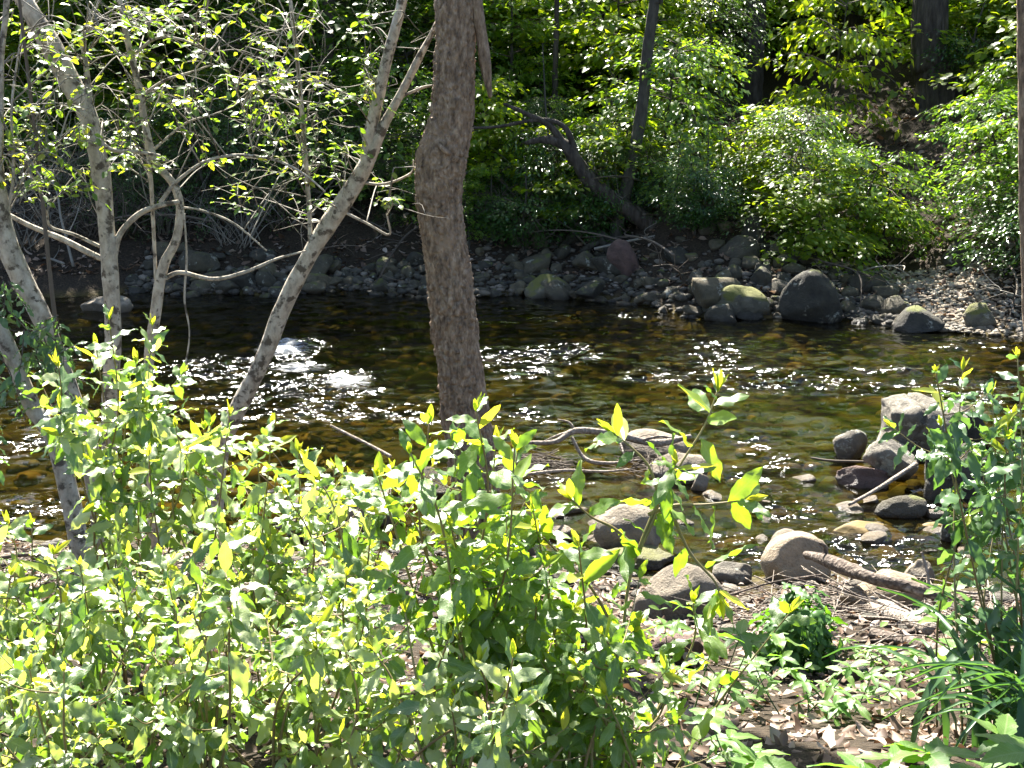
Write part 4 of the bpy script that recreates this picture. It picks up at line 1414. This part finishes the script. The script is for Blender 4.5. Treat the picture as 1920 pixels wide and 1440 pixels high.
herb('small weed left of the glossy bush on the bank', 1405, 1320, 4, .06, .17, 84, WEED_ME, WEED, whorl=5, spread=.1)
herb('grey green small weed right behind the glossy bush', 1610, 1250, 5, .05, .14, 85, WEED_ME, WEED, whorl=5, spread=.1)
herb('broad serrated leaves of a nettle at the bottom right corner', 1800, 1420, 6, .115, .27, 86, whorl=5, spread=.14, Y=2.75)
herb('broad serrated nettle leaves at the bottom edge below the weeds', 1640, 1440, 5, .11, .26, 87, whorl=5, spread=.12, Y=2.65)
herb('broad ribbed leaves beside the grass at the right edge', 1885, 1180, 4, .12, .42, 88, whorl=4, spread=.15, Y=4.2)
herb('pale serrated plant between the tall shoot and the glossy bush', 1330, 1290, 4, .09, .42, 89, WEED_ME, WEED, whorl=5, spread=.12, Y=3.8)
herb('bright low plant at the bottom edge right of the centre shrubs', 1290, 1400, 6, .085, .2, 90, WEED_ME, WEED, whorl=5, spread=.17, Y=2.9)
herb('bright low plant in the bottom left among sunlit leaves', 60, 1400, 7, .09, .2, 91, whorl=5, spread=.2, Y=2.8)
herb('low plant along the left bank behind the left edge shrub', 40, 1130, 9, .07, .3, 92, whorl=5, spread=.25, Y=5.2)
herb('small green plants at the foot of the pale zigzag tree', 330, 960, 9, .06, .3, 93, whorl=5, spread=.25, Y=6.6)

# arching grass at the right edge
gb = at(1960, 1380, 3.6)
gb = np.array([gb[0] + .05, 3.6, float(gz(gb[0], 3.6))])
gr = empty('grass_tuft', gb, 'tuft of long arching grass blades at the lower right edge', 'grass')


def blade(L, bend, wd):
    n = 9
    t = np.linspace(0, 1, n)
    y = np.sin(t * bend) / bend * L
    z = (1 - np.cos(t * bend)) / bend * L
    wv = wd * (1 - t ** 2.2) * np.minimum(1, .5 + t * 3) + .0004
    V = np.concatenate([np.stack([-wv, z, y], -1), np.stack([0 * wv, z + wd * .0, y - wd * .5], -1), np.stack([wv, z, y], -1)])
    i = np.arange(n - 1)
    f = np.concatenate([np.stack([i, i + 1, n + i + 1, n + i], -1), np.stack([n + i, n + i + 1, 2 * n + i + 1, 2 * n + i], -1)])
    return V, f


BL = [MB().add(*blade(.66, b, .015)).mesh('blade', M['grass']) for b in (1.2, 1.6, 2.0, 2.4)]
rr = np.random.default_rng(95)
for i in range(110):
    o = link('blade', BL[i % 4], gr)
    x, y = rr.normal(0, .13), rr.normal(0, .15)
    o.location = (x, y, float(gz(gb[0] + x, gb[1] + y)) - gb[2] - .01)
    o.rotation_euler = (0, 0, rr.uniform(0, 6.28))
    s = rr.uniform(.6, 1.2)
    o.scale = (s, s, s)

# ------------------------------------------------------------------ driftwood and fallen branches
def stick(label, pts, mat='drift', group=None, name='branch', cat='branch', sides=9, lift=0.0, side=None, bark=.002, Ys=None):
    """pts: (px, py, width px, height above ground) lying on the bank, or with Ys given distances"""
    W_, r_ = [], []
    for k, q in enumerate(pts):
        px, py, wd = q[:3]
        if Ys is not None:
            p = at(px, py, Ys[k])
        else:
            p = on_ground(px, py)
            if p[2] < .02:
                p = onz(px, py, .03)
        r = wd / 2 * pxm(p[1])
        if Ys is None:
            p = p + np.array([0, 0, r * .7])
        W_.append(p)
        r_.append(r)
    W_ = np.array(W_)
    base = W_.mean(0)
    root = empty(name, base, label, cat, group)
    V, f = tube(W_ - base, r_, 18 * len(W_), sides, bark=bark * (r_[0] > .015), freq=3, rough=.14, seed=len(label))
    wd_ = MB().add(V, f).build('wood', M[mat], root)
    for s in side or []:
        S_ = np.array([W_[s[0]], W_[s[0]] + np.array(s[1])])
        V, f = tube(np.array([S_[0], (S_[0] + S_[1]) / 2 + np.array([0.02, 0, .02]), S_[1]]) - base, [r_[s[0]] * .5, r_[s[0]] * .4, r_[s[0]] * .2], 14, 6, rough=.15)
        MB().add(V, f).build('side_branch', M[mat], wd_)
    return root


stick('dark knobbly driftwood log lying from the tan boulder down to the right', [(1512, 1040, 16), (1545, 1048, 24), (1580, 1062, 28), (1640, 1085, 26), (1710, 1102, 24), (1770, 1122, 18)], 'rotten', name='log', cat='log',
      Ys=[6.9, 6.6, 6.45, 6.2, 6.1, 6.05], side=[(1, (-.03, 0, .09))], sides=14, bark=.006)
stick('thick bleached log piece under the thin dark stick', [(1606, 1140, 34), (1640, 1152, 44), (1690, 1172, 42), (1745, 1192, 34)], 'drift', name='log', cat='log', sides=14, bark=.006)
stick('long thin dark stick crossing above the bleached log', [(1590, 1156, 9), (1660, 1160, 9), (1740, 1166, 9), (1800, 1172, 10), (1850, 1182, 8)], 'twig', Ys=[5.9, 5.8, 5.75, 5.7, 5.7])
stick('half buried brown log on the litter right of the glossy bush', [(1635, 1195, 22), (1700, 1212, 26), (1770, 1228, 24), (1835, 1245, 20)], 'rotten', name='log', cat='log', sides=12, bark=.004)
stick('dark broken log stump under the glossy bush', [(1432, 1252, 40), (1480, 1240, 46), (1530, 1222, 50), (1560, 1250, 34)], 'rotten', name='log', cat='log', sides=14, bark=.006)
stick('upright pale twig stuck in the driftwood near the right shrub', [(1728, 1035, 5), (1738, 1070, 6), (1745, 1110, 7), (1760, 1150, 7)], 'drift', Ys=[6.2, 6.15, 6.1, 6.05])
stick('slanting pole leaning from the lichen slab into the shallows', [(1592, 946, 6), (1640, 920, 8), (1680, 895, 9), (1718, 870, 10)], 'drift', Ys=[8.55, 8.7, 8.85, 9.0])
stick('grey forked branch reaching over the water onto the twig covered islet', [(985, 831, 9), (1040, 828, 10), (1078, 808, 13), (1140, 812, 13), (1200, 826, 14), (1240, 830, 14), (1295, 818, 9)], 'drift', Ys=[8.9, 8.9, 9.0, 9.05, 9.1, 9.15, 9.2],
      side=[(2, (-.12, 0.05, .07)), (2, (-.25, -.1, -.06)), (3, (.10, -.25, -.10)), (4, (.22, -.1, .05))])
stick('thin curved grey branch hanging into the water left of the islet', [(1072, 820, 6), (1090, 852, 7), (1112, 866, 8), (1150, 868, 6), (1200, 862, 4)], 'drift', Ys=[8.8, 8.75, 8.7, 8.7, 8.7])
stick('long thin branch lying across the shallows right of the trunk foot', [(940, 905, 6), (990, 890, 7), (1060, 882, 6), (1130, 884, 5), (1180, 880, 4)], 'drift', Ys=[8.2, 8.2, 8.3, 8.3, 8.3])
stick('thin straight pale stick rising left of the big trunk', [(620, 798, 5), (660, 818, 6), (700, 838, 6), (732, 856, 7)], 'drift', Ys=[8.3, 8.2, 8.1, 8.0])
stick('pale stick slanting among the stems at the lower left', [(470, 1000, 6), (530, 985, 7), (600, 960, 7), (660, 940, 5)], 'drift', Ys=[6.8, 6.9, 7.0, 7.1])
stick('dark branch lying on the bank left of the shrubs', [(-20, 1048, 8), (60, 1040, 9), (140, 1052, 9), (240, 1046, 8)], 'twig', Ys=[6.7, 6.7, 6.7, 6.8])
stick('brown branch lying on litter behind the lower left shrubs', [(480, 1080, 12), (530, 1096, 12), (590, 1120, 10), (650, 1130, 8)], 'rotten')
stick('thin dark stick floating beside the upright pale stone', [(1520, 858, 4), (1560, 864, 5), (1630, 866, 5)], 'twig', Ys=[9.55, 9.5, 9.5])
for lab_, pts_, ys_ in [('thin dark stick slanting behind the glossy bush towards the tan boulder', [(1370, 1115, 4), (1450, 1092, 5), (1540, 1078, 5)], [6.3, 6.4, 6.5]),
                        ('long thin twig lying under the dark knobbly driftwood log', [(1560, 1098, 4), (1640, 1128, 5), (1720, 1150, 5), (1790, 1158, 4)], [6.1, 6.0, 5.95, 5.9]),
                        ('thin twig crossing the bleached log towards the right edge', [(1640, 1110, 4), (1700, 1140, 5), (1760, 1180, 4)], [6.0, 5.9, 5.7]),
                        ('dark forked stick on the litter below the bleached log', [(1600, 1205, 7), (1680, 1200, 8), (1760, 1208, 6), (1830, 1200, 4)], [5.5, 5.5, 5.5, 5.5]),
                        ('pale bent stick at the water edge right of the driftwood log', [(1690, 1108, 6), (1750, 1098, 7), (1820, 1112, 6), (1870, 1106, 5)], [6.2, 6.3, 6.2, 6.2]),
                        ('short thick broken stick beside the half buried log', [(1690, 1188, 13), (1740, 1182, 14), (1790, 1190, 11)], [5.6, 5.65, 5.65])]:
    stick(lab_, pts_, 'rotten' if 'dark' in lab_ or 'short' in lab_ else 'drift', Ys=ys_)
# leaning bare thin red stems
stick('bare reddish twig standing in front of the tan grey boulder', [(560, 860, 5), (545, 930, 7), (570, 1000, 8), (580, 1080, 9)], 'shoot', Ys=[6.2, 6.15, 6.1, 6.1], side=[(1, (-.1, 0, .25)), (2, (-.2, 0, .3))])

rr = np.random.default_rng(97)
TW = [MB().add(*tube([[-.5, 0, 0], [-.2, .03 * k, .02], [.15, -.02, .01 * k], [.5, .03, 0]], [.008, .007, .006, .003], 16, 5, rough=.2)).mesh('twig', M['drift']) for k in range(4)]
for i in range(46):
    if i < 26:
        p = on_ground(rr.uniform(1380, 1880), rr.uniform(1090, 1330))
    else:
        p = on_ground(rr.uniform(300, 1250), rr.uniform(1020, 1180))
    if p[2] < .02:
        continue
    o = link('twig', TW[i % 4])
    s = rr.uniform(.25, .8)
    o.location = (p[0], p[1], p[2] + rr.uniform(.01, .06))
    o.rotation_euler = (rr.normal(0, .1), rr.normal(0, .14), rr.normal(0, .5) if rr.random() < .6 else rr.uniform(0, 6.28))
    o.scale = (s, s, s)
    tag(o, 'thin dead twig lying on the near bank litter', 'twig', 'dead twigs strewn on the near bank')


def twig_heap(name, c, sx, sy, h, n, label, mat='twig', seed=1, lmax=.4):
    r = np.random.default_rng(seed)
    mb = MB()
    for i in range(n):
        p = c + np.array([r.normal(0, sx), r.normal(0, sy), 0])
        g0 = max(float(gz(p[0], p[1])), 0.0)
        p[2] = g0 + abs(r.normal(0, h)) * math.exp(-((p[0] - c[0]) / (sx * 1.5)) ** 2)
        a = r.uniform(0, 6.28) if r.random() < .5 else r.normal(0, .4)
        L = r.uniform(.08, lmax)
        d = np.array([math.cos(a), math.sin(a), r.normal(0, .22)]) * L / 2
        V, f = tube([p - d, p + np.array([0, 0, r.uniform(-.01, .03)]), p + d], [.0035, .003, .0015], 6, 4)
        mb.add(V, f, r.random())
    o = mb.build(name, M[mat], None, 'stuff')
    tag(o, label, 'debris')
    return o


twig_heap('twig_debris', onz(985, 875, 0.0), .16, .09, .05, 200, 'dark heap of twigs washed against the foot of the big trunk', 'twig', 1)
twig_heap('twig_debris', onz(1240, 880, 0.1) + np.array([0, .25, 0]), .13, .08, .10, 90, 'tangle of twigs caught on the rock islet', 'twig', 2)
twig_heap('twig_debris', on_ground(1600, 1150), .5, .35, .05, 260, 'pale driftwood twigs strewn on the bank around the logs', 'drift', 3, .75)
twig_heap('twig_debris', on_ground(620, 1090), .9, .45, .03, 260, 'brown twigs scattered on the bank behind the left shrubs', 'twig', 4)
twig_heap('twig_debris', on_ground(160, 1060), .7, .4, .04, 220, 'dark twigs on the wet bank at the left edge', 'twig', 5)

# ------------------------------------------------------------------ woods on the far slope
def spray_mesh(name, mat, n_spray, per, R_, H, leaf, seed, tm, droop=.25, up=.2, hang=0.0, bias=None, tiers=0):
    """planar leaf sprays radiating from a stem; twigs and leaves in two meshes"""
    r = np.random.default_rng(seed)
    lb, tb = MB(), MB()
    for i in range(n_spray):
        z0 = H * (r.integers(1, tiers + 1) / tiers * .92 + r.normal(0, .018)) if tiers else H * r.uniform(.08, 1.0)
        an = r.uniform(0, 6.28) if bias is None else r.normal(bias, .9)
        L = R_ * r.uniform(.35, 1.0) * (1.15 - .5 * abs(z0 / H - .45))
        d = np.array([math.cos(an), math.sin(an), 0])
        a = np.array([0, 0, z0 * .85])
        b = a + d * L * .5 + np.array([0, 0, up * L])
        e = a + d * L + np.array([0, 0, (up - droop) * L])
        C = catmull(np.array([a, b, e]), 20)
        V, f = tube(C[::3], np.linspace(.010, .002, len(C[::3])), 8, 4, smoothpath=False)
        tb.add(V, f, r.random())
        lat = np.array([-d[1], d[0], 0])
        k = r.integers(5, 20, per)
        wd = (1 - np.abs(k / 19 - .6)) * L * .38
        sgn = np.where(r.random(per) < .5, -1, 1)
        off = r.uniform(0, 1, per) * wd * sgn
        P = C[k] + lat * off[:, None] + d * (np.abs(off) * .5)[:, None] + np.stack([0 * off, 0 * off, -np.abs(off) * .25 + r.normal(0, .05, per)], -1)
        D = lat * sgn[:, None] * .7 + d * r.uniform(.3, 1, per)[:, None] + np.stack([r.normal(0, .25, per), r.normal(0, .25, per), r.normal(-.3 - hang, .25, per)], -1)
        Nn = np.stack([r.normal(0, .35, per), r.normal(0, .35, per), np.ones(per)], -1)
        batch(lb, tm, P, D, Nn, leaf * r.uniform(.6, 1.2, per), np.clip(r.normal(.5, .25, per), 0, 1))
    return lb.mesh('foliage', mat), tb.mesh('twigs', M['twig'])


LF = leaf_far()
LFW = leaf_far(.36, .2)
LFN = leaf_far(.17, .2)
SP = {
    'sapling': [spray_mesh('s', M['far_leaf'], 50, 54, 1.55, 2.9, .125, 500 + k, LF, .16, .10, tiers=6) for k in range(4)],
    'maple': [spray_mesh('m', M['maple_leaf'], 44, 46, 1.75, 2.7, .155, 510 + k, LFW, .14, .08, tiers=5) for k in range(3)],
    'laurel': [spray_mesh('l', M['laurel_leaf'], 60, 70, 1.0, 1.3, .085, 520 + k, LFN, .1, .35) for k in range(3)],
    'dark': [spray_mesh('d', M['dark_leaf'], 60, 60, 1.5, 3.2, .09, 530 + k, LFN, .4, .1, .2) for k in range(3)],
}
STEM_V = tube([[0, 0, -.15], [.03, .02, .6], [-.03, .03, 1.4], [.02, 0, 2.3]], [.035, .03, .02, .008], 24, 7, rough=.08)
STEM = MB().add(*STEM_V).mesh('trunk', M['mid_bark'])
LAB = {'sapling': ('leafy green sapling in the woods across the creek', 'sapling', 'green saplings on the far slope'),
       'maple': ('bright yellow green broad leaved sapling in the woods across the creek', 'sapling', 'bright saplings on the far slope'),
       'laurel': ('low glossy laurel bush on the slope across the creek', 'bush', 'laurel bushes on the far slope'),
       'dark': ('dark shaded evergreen sapling in the woods across the creek', 'sapling', 'dark saplings on the far slope')}
bush_i = 0


def far_plant(kind, x, y, s, rot=None, label=None, sz=None, dz=0.0):
    global bush_i
    fm, tm_ = SP[kind][bush_i % len(SP[kind])]
    bush_i += 1
    base = (x, y, float(gz(x, y)) + dz)
    lb, cat, grp = LAB[kind]
    root = empty('bush' if kind == 'laurel' else 'sapling', base, label or lb, cat, None if label else grp)
    root.rotation_euler = (random.gauss(0, .16), random.gauss(0, .16), random.uniform(0, 6.28) if rot is None else rot)
    root.scale = (s * random.uniform(.75, 1.3), s * random.uniform(.75, 1.3), (sz or s) * random.uniform(.85, 1.2))
    link('foliage', fm, root, 'stuff')
    link('twigs', tm_, root, 'stuff')
    link('trunk', STEM, root)
    return root


def pos_at(px, y): return (px - 960) * pxm(y)


# named plants
far_plant('maple', pos_at(1535, 16.6), 16.7, .6, label='bright sapling leaning over the largest dark boulder on the far shore', sz=.5)
far_plant('maple', pos_at(1470, 18.5), 18.6, .7, label='drooping bright green sapling on the far bank above the rubble')
far_plant('laurel', pos_at(1050, 18.2), 18.0, .8, label='sun glossed laurel bush hanging over the far rubble right of the big trunk', sz=1.0)
far_plant('sapling', pos_at(1965, 15.4), 16.0, .85, label='leafy sapling overhanging the right end of the gravel beach', sz=.7)
far_plant('laurel', pos_at(1960, 15.0), 15.2, .9, label='glossy bush at the right picture edge beside the gravel beach')
far_plant('maple', pos_at(1520, 21), 21.0, .85, label='bright yellow green maple sapling left of the largest dark trunk', sz=1.25)
far_plant('maple', pos_at(1945, 20), 19.8, .9, label='broad leaved sapling right of the largest dark trunk')
far_plant('sapling', pos_at(1240, 18.6), 18.8, .75, label='sapling with hanging pale leaves above the exposed roots')
far_plant('maple', pos_at(930, 18.8), 19.0, .7, label='sapling with hanging round leaves right behind the big trunk')
far_plant('sapling', pos_at(700, 19.2), 19.2, .8, label='leafy sapling seen between the leaning pale trunk and the big trunk')
rr = np.random.default_rng(100)
for px in np.arange(150, 1330, 52):
    x_ = pos_at(px, 17.6)
    kd = 'dark' if px < 780 else str(rr.choice(['laurel', 'dark', 'sapling']))
    far_plant(kd, x_, float(shore_f(x_)) + rr.uniform(1.0, 2.4), rr.uniform(.3, .55))
rr = np.random.default_rng(101)
for px in np.arange(880, 1960, 48):
    x_ = pos_at(px, 17.6)
    e_ = rr.uniform(1.5, 2.8) if not 1580 < px < 1850 else rr.uniform(2.6, 3.4)
    if 1690 < px < 1830:
        continue
    far_plant(str(rr.choice(['sapling', 'laurel', 'maple', 'dark'])), x_, float(shore_f(x_)) + e_, rr.uniform(.38, .62))
for y in np.arange(18.6, 34, 1.15):
    half = 0.42 * y
    for x in np.arange(-half, half, 1.15 + (y - 18) * .05):
        px = 960 + (x / y) * F
        yy = y + rr.normal(0, .4)
        xx = x + rr.normal(0, .4)
        pp = 960 + xx / yy * F
        if any(abs(pp - tp) < m_ and yy < ty for tp, ty, m_ in ((1758, 21.2, 165), (1412, 24.7, 48), (1360, 25.7, 36), (1210, 17.5, 40), (1042, 20.8, 40), (1598, 26.2, 45), (1492, 28.2, 35))):
            continue
        if y < 20 and rr.random() < .35:
            continue
        if px < 800:
            kind = rr.choice(['dark', 'sapling', 'laurel', 'maple'], p=[.28 if y > 20.6 else .8, .52 if y > 20.6 else .15, .10 if y > 20.6 else .05, .10 if y > 20.6 else 0])
            if y < 20.5 and rr.random() < .35:
                continue
        else:
            kind = rr.choice(['sapling', 'maple', 'laurel', 'dark'], p=[.48, .2, .22, .10])
        s = rr.uniform(.7, 1.15) * (1 + (y - 19) * .03)
        if y < 21:
            s *= .72
        far_plant(str(kind), xx, yy, s)

# tall trees: trunks in view, crowns above the picture shade the far bank
def tall_tree(label, pts, Y, mat, crown, cs, crown_z, group=None, twigs=None, flare=1.0, sides=18):
    P = [at(x, y, Y) for x, y, w_ in pts]
    rd = [w_ / 2 * pxm(Y) for x, y, w_ in pts]
    g0 = P[-1]
    gzv = float(gz(g0[0], Y))
    base = np.array([g0[0], Y, gzv])
    P = [np.array([P[0][0] + (P[0][0] - P[1][0]) * .6, Y, crown_z + 1.5])] + P + [np.array([g0[0], Y, gzv - .15])]
    rd = [rd[0] * .45] + rd + [rd[-1] * flare]
    root = empty('tree', base, label, 'tree', group)
    V, f = tube(np.array(P)[::-1] - base, rd[::-1], 60, sides, bark=rd[-2] * .09, freq=4, rough=.05, seed=Y)
    MB().add(V, f).build('trunk', M[mat], root)
    for k, (cx, cy, cz, s) in enumerate(crown):
        me = cs[k % len(cs)]
        link('crown', me, root, 'stuff', Matrix.Translation((cx, cy, crown_z + cz - gzv)) @ Matrix.Rotation(Y * 1.3 + k * 2, 4, 'Z') @ Matrix.Diagonal((s, s, s * .85, 1)))
    return root


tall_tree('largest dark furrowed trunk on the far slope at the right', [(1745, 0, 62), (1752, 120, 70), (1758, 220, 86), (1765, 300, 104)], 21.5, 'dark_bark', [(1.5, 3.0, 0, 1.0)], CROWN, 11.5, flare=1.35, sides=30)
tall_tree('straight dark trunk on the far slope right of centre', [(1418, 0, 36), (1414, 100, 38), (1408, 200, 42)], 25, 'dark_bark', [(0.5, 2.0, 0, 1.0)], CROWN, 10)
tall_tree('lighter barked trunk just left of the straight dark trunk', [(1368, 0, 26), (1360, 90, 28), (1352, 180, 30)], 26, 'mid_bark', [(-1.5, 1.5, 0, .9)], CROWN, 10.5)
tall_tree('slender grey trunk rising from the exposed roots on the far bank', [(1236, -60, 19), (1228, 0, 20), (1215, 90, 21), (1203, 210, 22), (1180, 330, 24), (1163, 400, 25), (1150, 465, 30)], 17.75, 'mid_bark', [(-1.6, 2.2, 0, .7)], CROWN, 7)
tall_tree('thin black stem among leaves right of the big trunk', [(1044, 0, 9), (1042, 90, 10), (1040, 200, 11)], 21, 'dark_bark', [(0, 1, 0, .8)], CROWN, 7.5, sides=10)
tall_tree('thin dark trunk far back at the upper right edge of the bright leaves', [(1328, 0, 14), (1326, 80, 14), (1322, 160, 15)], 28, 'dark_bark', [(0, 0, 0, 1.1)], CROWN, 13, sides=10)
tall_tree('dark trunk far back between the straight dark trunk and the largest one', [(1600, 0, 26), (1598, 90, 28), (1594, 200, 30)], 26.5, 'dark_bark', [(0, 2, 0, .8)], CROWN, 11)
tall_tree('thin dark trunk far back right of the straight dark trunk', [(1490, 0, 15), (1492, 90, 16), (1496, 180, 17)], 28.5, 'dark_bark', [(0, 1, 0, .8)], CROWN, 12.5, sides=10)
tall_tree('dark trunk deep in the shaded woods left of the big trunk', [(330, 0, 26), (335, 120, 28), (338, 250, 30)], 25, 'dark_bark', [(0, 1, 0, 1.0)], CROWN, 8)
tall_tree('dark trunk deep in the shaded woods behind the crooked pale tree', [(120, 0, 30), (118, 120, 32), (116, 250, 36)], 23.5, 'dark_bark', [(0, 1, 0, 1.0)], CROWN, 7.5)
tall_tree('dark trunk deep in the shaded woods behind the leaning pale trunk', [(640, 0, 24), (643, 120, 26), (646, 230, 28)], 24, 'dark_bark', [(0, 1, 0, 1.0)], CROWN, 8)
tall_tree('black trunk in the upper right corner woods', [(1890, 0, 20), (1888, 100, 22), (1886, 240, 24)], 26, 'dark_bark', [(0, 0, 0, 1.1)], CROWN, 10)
r_ = np.random.default_rng(103)
k = 0
for (x, y, cz, dark) in [(-6, 22, 5.6, 1), (-3, 21.5, 5.4, 1), (-9.5, 22, 5.8, 1), (-5, 27.5, 9, 0), (-8, 28, 10, 0), (-1, 28.5, 10, 0), (5.5, 31, 11, 0), (-3, 32, 12, 1), (12, 31, 11, 0), (-12, 27, 8, 1), (1, 35, 14, 0), (-7, 36, 13, 1)]:
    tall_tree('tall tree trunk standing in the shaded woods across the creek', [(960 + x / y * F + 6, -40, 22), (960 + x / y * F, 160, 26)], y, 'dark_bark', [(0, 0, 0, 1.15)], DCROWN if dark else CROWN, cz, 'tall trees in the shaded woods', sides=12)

# far thicket: one mass of leaves behind the saplings
r = np.random.default_rng(107)
mb = MB()
n = 60000
x = r.uniform(-34, 34, n)
y = r.uniform(33, 52, n)
cl = vnoise(np.stack([x * .4, y * .4, 0 * x], -1))
z = gz(x, y) + r.random(n) ** 1.2 * (5.0 + 2.5 * cl)
a = r.uniform(0, 6.28, n)
batch(mb, LF, np.stack([x, y, z], -1), np.stack([np.cos(a), np.sin(a), r.normal(-.2, .3, n)], -1), np.stack([r.normal(0, .5, n), r.normal(0, .5, n), np.ones(n)], -1), r.uniform(.22, .42, n), r.random(n))
o = mb.build('thicket', M['far_leaf'], None, 'stuff')
tag(o, 'deep green mass of woodland leaves far up the slope', 'thicket')

# leaning dark tree with exposed roots on the far bank
LY = 17.6
base = at(1262, 470, LY)
base = np.array([base[0], LY, float(gz(base[0], LY))])
lt = empty('tree', base, 'dark leaning tree with exposed roots on the far bank', 'tree')


def seg(name, pts, mat='dark_bark', par=lt, base=base, Y=LY, sides=12):
    P = np.array([at(x, y, Y + (q[0] if q else 0)) for x, y, w_, *q in pts])
    V, f = tube(P - base, [w_ / 2 * pxm(Y) for x, y, w_, *q in pts], 12 * len(pts), sides, bark=.004, freq=3, rough=.1, seed=len(pts))
    return MB().add(V, f).build(name, M[mat], par)


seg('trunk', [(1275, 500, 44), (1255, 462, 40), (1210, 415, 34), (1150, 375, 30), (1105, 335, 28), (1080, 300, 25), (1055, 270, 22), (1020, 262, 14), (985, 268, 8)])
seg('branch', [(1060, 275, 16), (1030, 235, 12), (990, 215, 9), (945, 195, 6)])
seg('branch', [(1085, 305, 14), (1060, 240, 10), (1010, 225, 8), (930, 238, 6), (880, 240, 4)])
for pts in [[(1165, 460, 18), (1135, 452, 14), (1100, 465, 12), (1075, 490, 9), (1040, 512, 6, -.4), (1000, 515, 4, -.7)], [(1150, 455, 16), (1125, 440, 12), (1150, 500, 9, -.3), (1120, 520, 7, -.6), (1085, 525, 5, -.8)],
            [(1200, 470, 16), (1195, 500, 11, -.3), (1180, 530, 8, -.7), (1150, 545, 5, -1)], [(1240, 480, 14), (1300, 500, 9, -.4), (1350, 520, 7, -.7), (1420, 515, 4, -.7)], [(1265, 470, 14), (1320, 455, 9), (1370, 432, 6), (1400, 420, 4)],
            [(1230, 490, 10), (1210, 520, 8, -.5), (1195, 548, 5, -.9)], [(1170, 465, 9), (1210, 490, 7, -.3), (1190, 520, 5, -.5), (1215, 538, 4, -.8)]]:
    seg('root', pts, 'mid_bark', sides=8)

# fallen bare branches on the shaded far slope
rr = np.random.default_rng(109)
FB = []
for k in range(5):
    mb = MB()
    P = np.array([[0, 0, 0], [.5, .1 * rr.normal(), .1], [1.0, .2 * rr.normal(), .12], [1.5, .2 * rr.normal(), .05]])
    mb.add(*tube(P, [.018, .014, .01, .004], 20, 5, rough=.1), .3)
    for j in range(7):
        a_ = catmull(P, 30)[rr.integers(5, 28)]
        e_ = a_ + np.array([rr.uniform(.1, .5), rr.normal(0, .2), rr.normal(.1, .2)])
        mb.add(*tube([a_, (a_ + e_) / 2 + rr.normal(0, .04, 3), e_], [.007, .005, .002], 8, 4), rr.random())
    FB.append(mb.mesh('fallen_branch', M['pale_twig' if k % 2 else 'twig']))
for i in range(70):
    px = rr.uniform(0, 1500) if rr.random() < .8 else rr.uniform(1500, 1900)
    x_ = pos_at(px, 18)
    y_ = float(shore_f(x_)) + rr.uniform(.3, 4.5)
    o = link('fallen_branch', FB[i % 5])
    s = rr.uniform(.5, 1.2)
    o.location = (x_, y_, float(gz(x_, y_)) + rr.uniform(.05, .35))
    o.rotation_euler = (rr.normal(0, .3), rr.normal(-.15, .35), rr.uniform(0, 6.28))
    o.scale = (s, s, s)
    tag(o, 'bare dead branch lying on the shaded far bank', 'branch', 'dead branches on the far bank')
BB = []
for k in range(4):
    mb = MB()
    for j in range(16):
        a_ = rr.uniform(0, 6.28)
        d_ = np.array([math.cos(a_), math.sin(a_), rr.uniform(.5, 2.0)])
        L_ = rr.uniform(.6, 1.5)
        p0 = np.array([rr.normal(0, .06), rr.normal(0, .06), -.03])
        p2 = p0 + nrm(d_) * L_ + np.array([0, 0, -.15 * L_])
        p1 = (p0 + p2) / 2 + np.array([0, 0, .12]) + rr.normal(0, .05, 3)
        mb.add(*tube([p0, p1, p2], [.010, .006, .002], 10, 4), rr.random())
        for q_ in range(3):
            st = p1 * (1 - q_ * .3) + p2 * (q_ * .3)
            e_ = st + rr.normal(0, .22, 3)
            mb.add(*tube([st, (st + e_) / 2 + rr.normal(0, .03, 3), e_], [.004, .003, .001], 6, 4), rr.random())
    BB.append(mb.mesh('bare_bush', M['twig' if k % 2 else 'pale_twig']))
for i in range(46):
    px = rr.uniform(-20, 820) if i < 36 else rr.uniform(850, 1450)
    x_ = pos_at(px, 19)
    y_ = float(shore_f(x_)) + rr.uniform(.9, 4.0)
    o = link('bare_bush', BB[i % 4])
    s = rr.uniform(.6, 1.1)
    o.location = (x_, y_, float(gz(x_, y_)))
    o.rotation_euler = (0, 0, rr.uniform(0, 6.28))
    o.scale = (s, s, s)
    tag(o, 'leafless twiggy bush on the shaded far bank', 'bush', 'bare bushes on the far bank')
# small seedlings on the near ground between shrubs: uncountable ground cover
r = np.random.default_rng(111)
mb = MB()
n = 2600
x = r.uniform(-3, 2.9, n)
y = r.uniform(2.9, 6.6, n)
cl = vnoise(np.stack([x * 1.6, y * 1.6, 0 * x + 3], -1))
k = (cl + np.where(x < .3, .35, -.55)) > r.uniform(-.4, .8, n)
x, y = x[k], y[k]
n = len(x)
a = r.uniform(0, 6.28, n)
P = np.stack([x, y, gz(x, y) + r.uniform(.01, .14, n)], -1)
batch(mb, leaf_grid(2, 4, .24, .95, .2, .2), P, np.stack([np.cos(a), np.sin(a), r.normal(.1, .3, n)], -1), np.stack([r.normal(0, .3, n), r.normal(0, .3, n), np.ones(n)], -1), r.uniform(.03, .075, n), r.random(n))
o = mb.build('ground_cover', M['herb_leaf'], None, 'stuff')
tag(o, 'low green seedlings covering the near bank between the shrubs', 'ground cover')
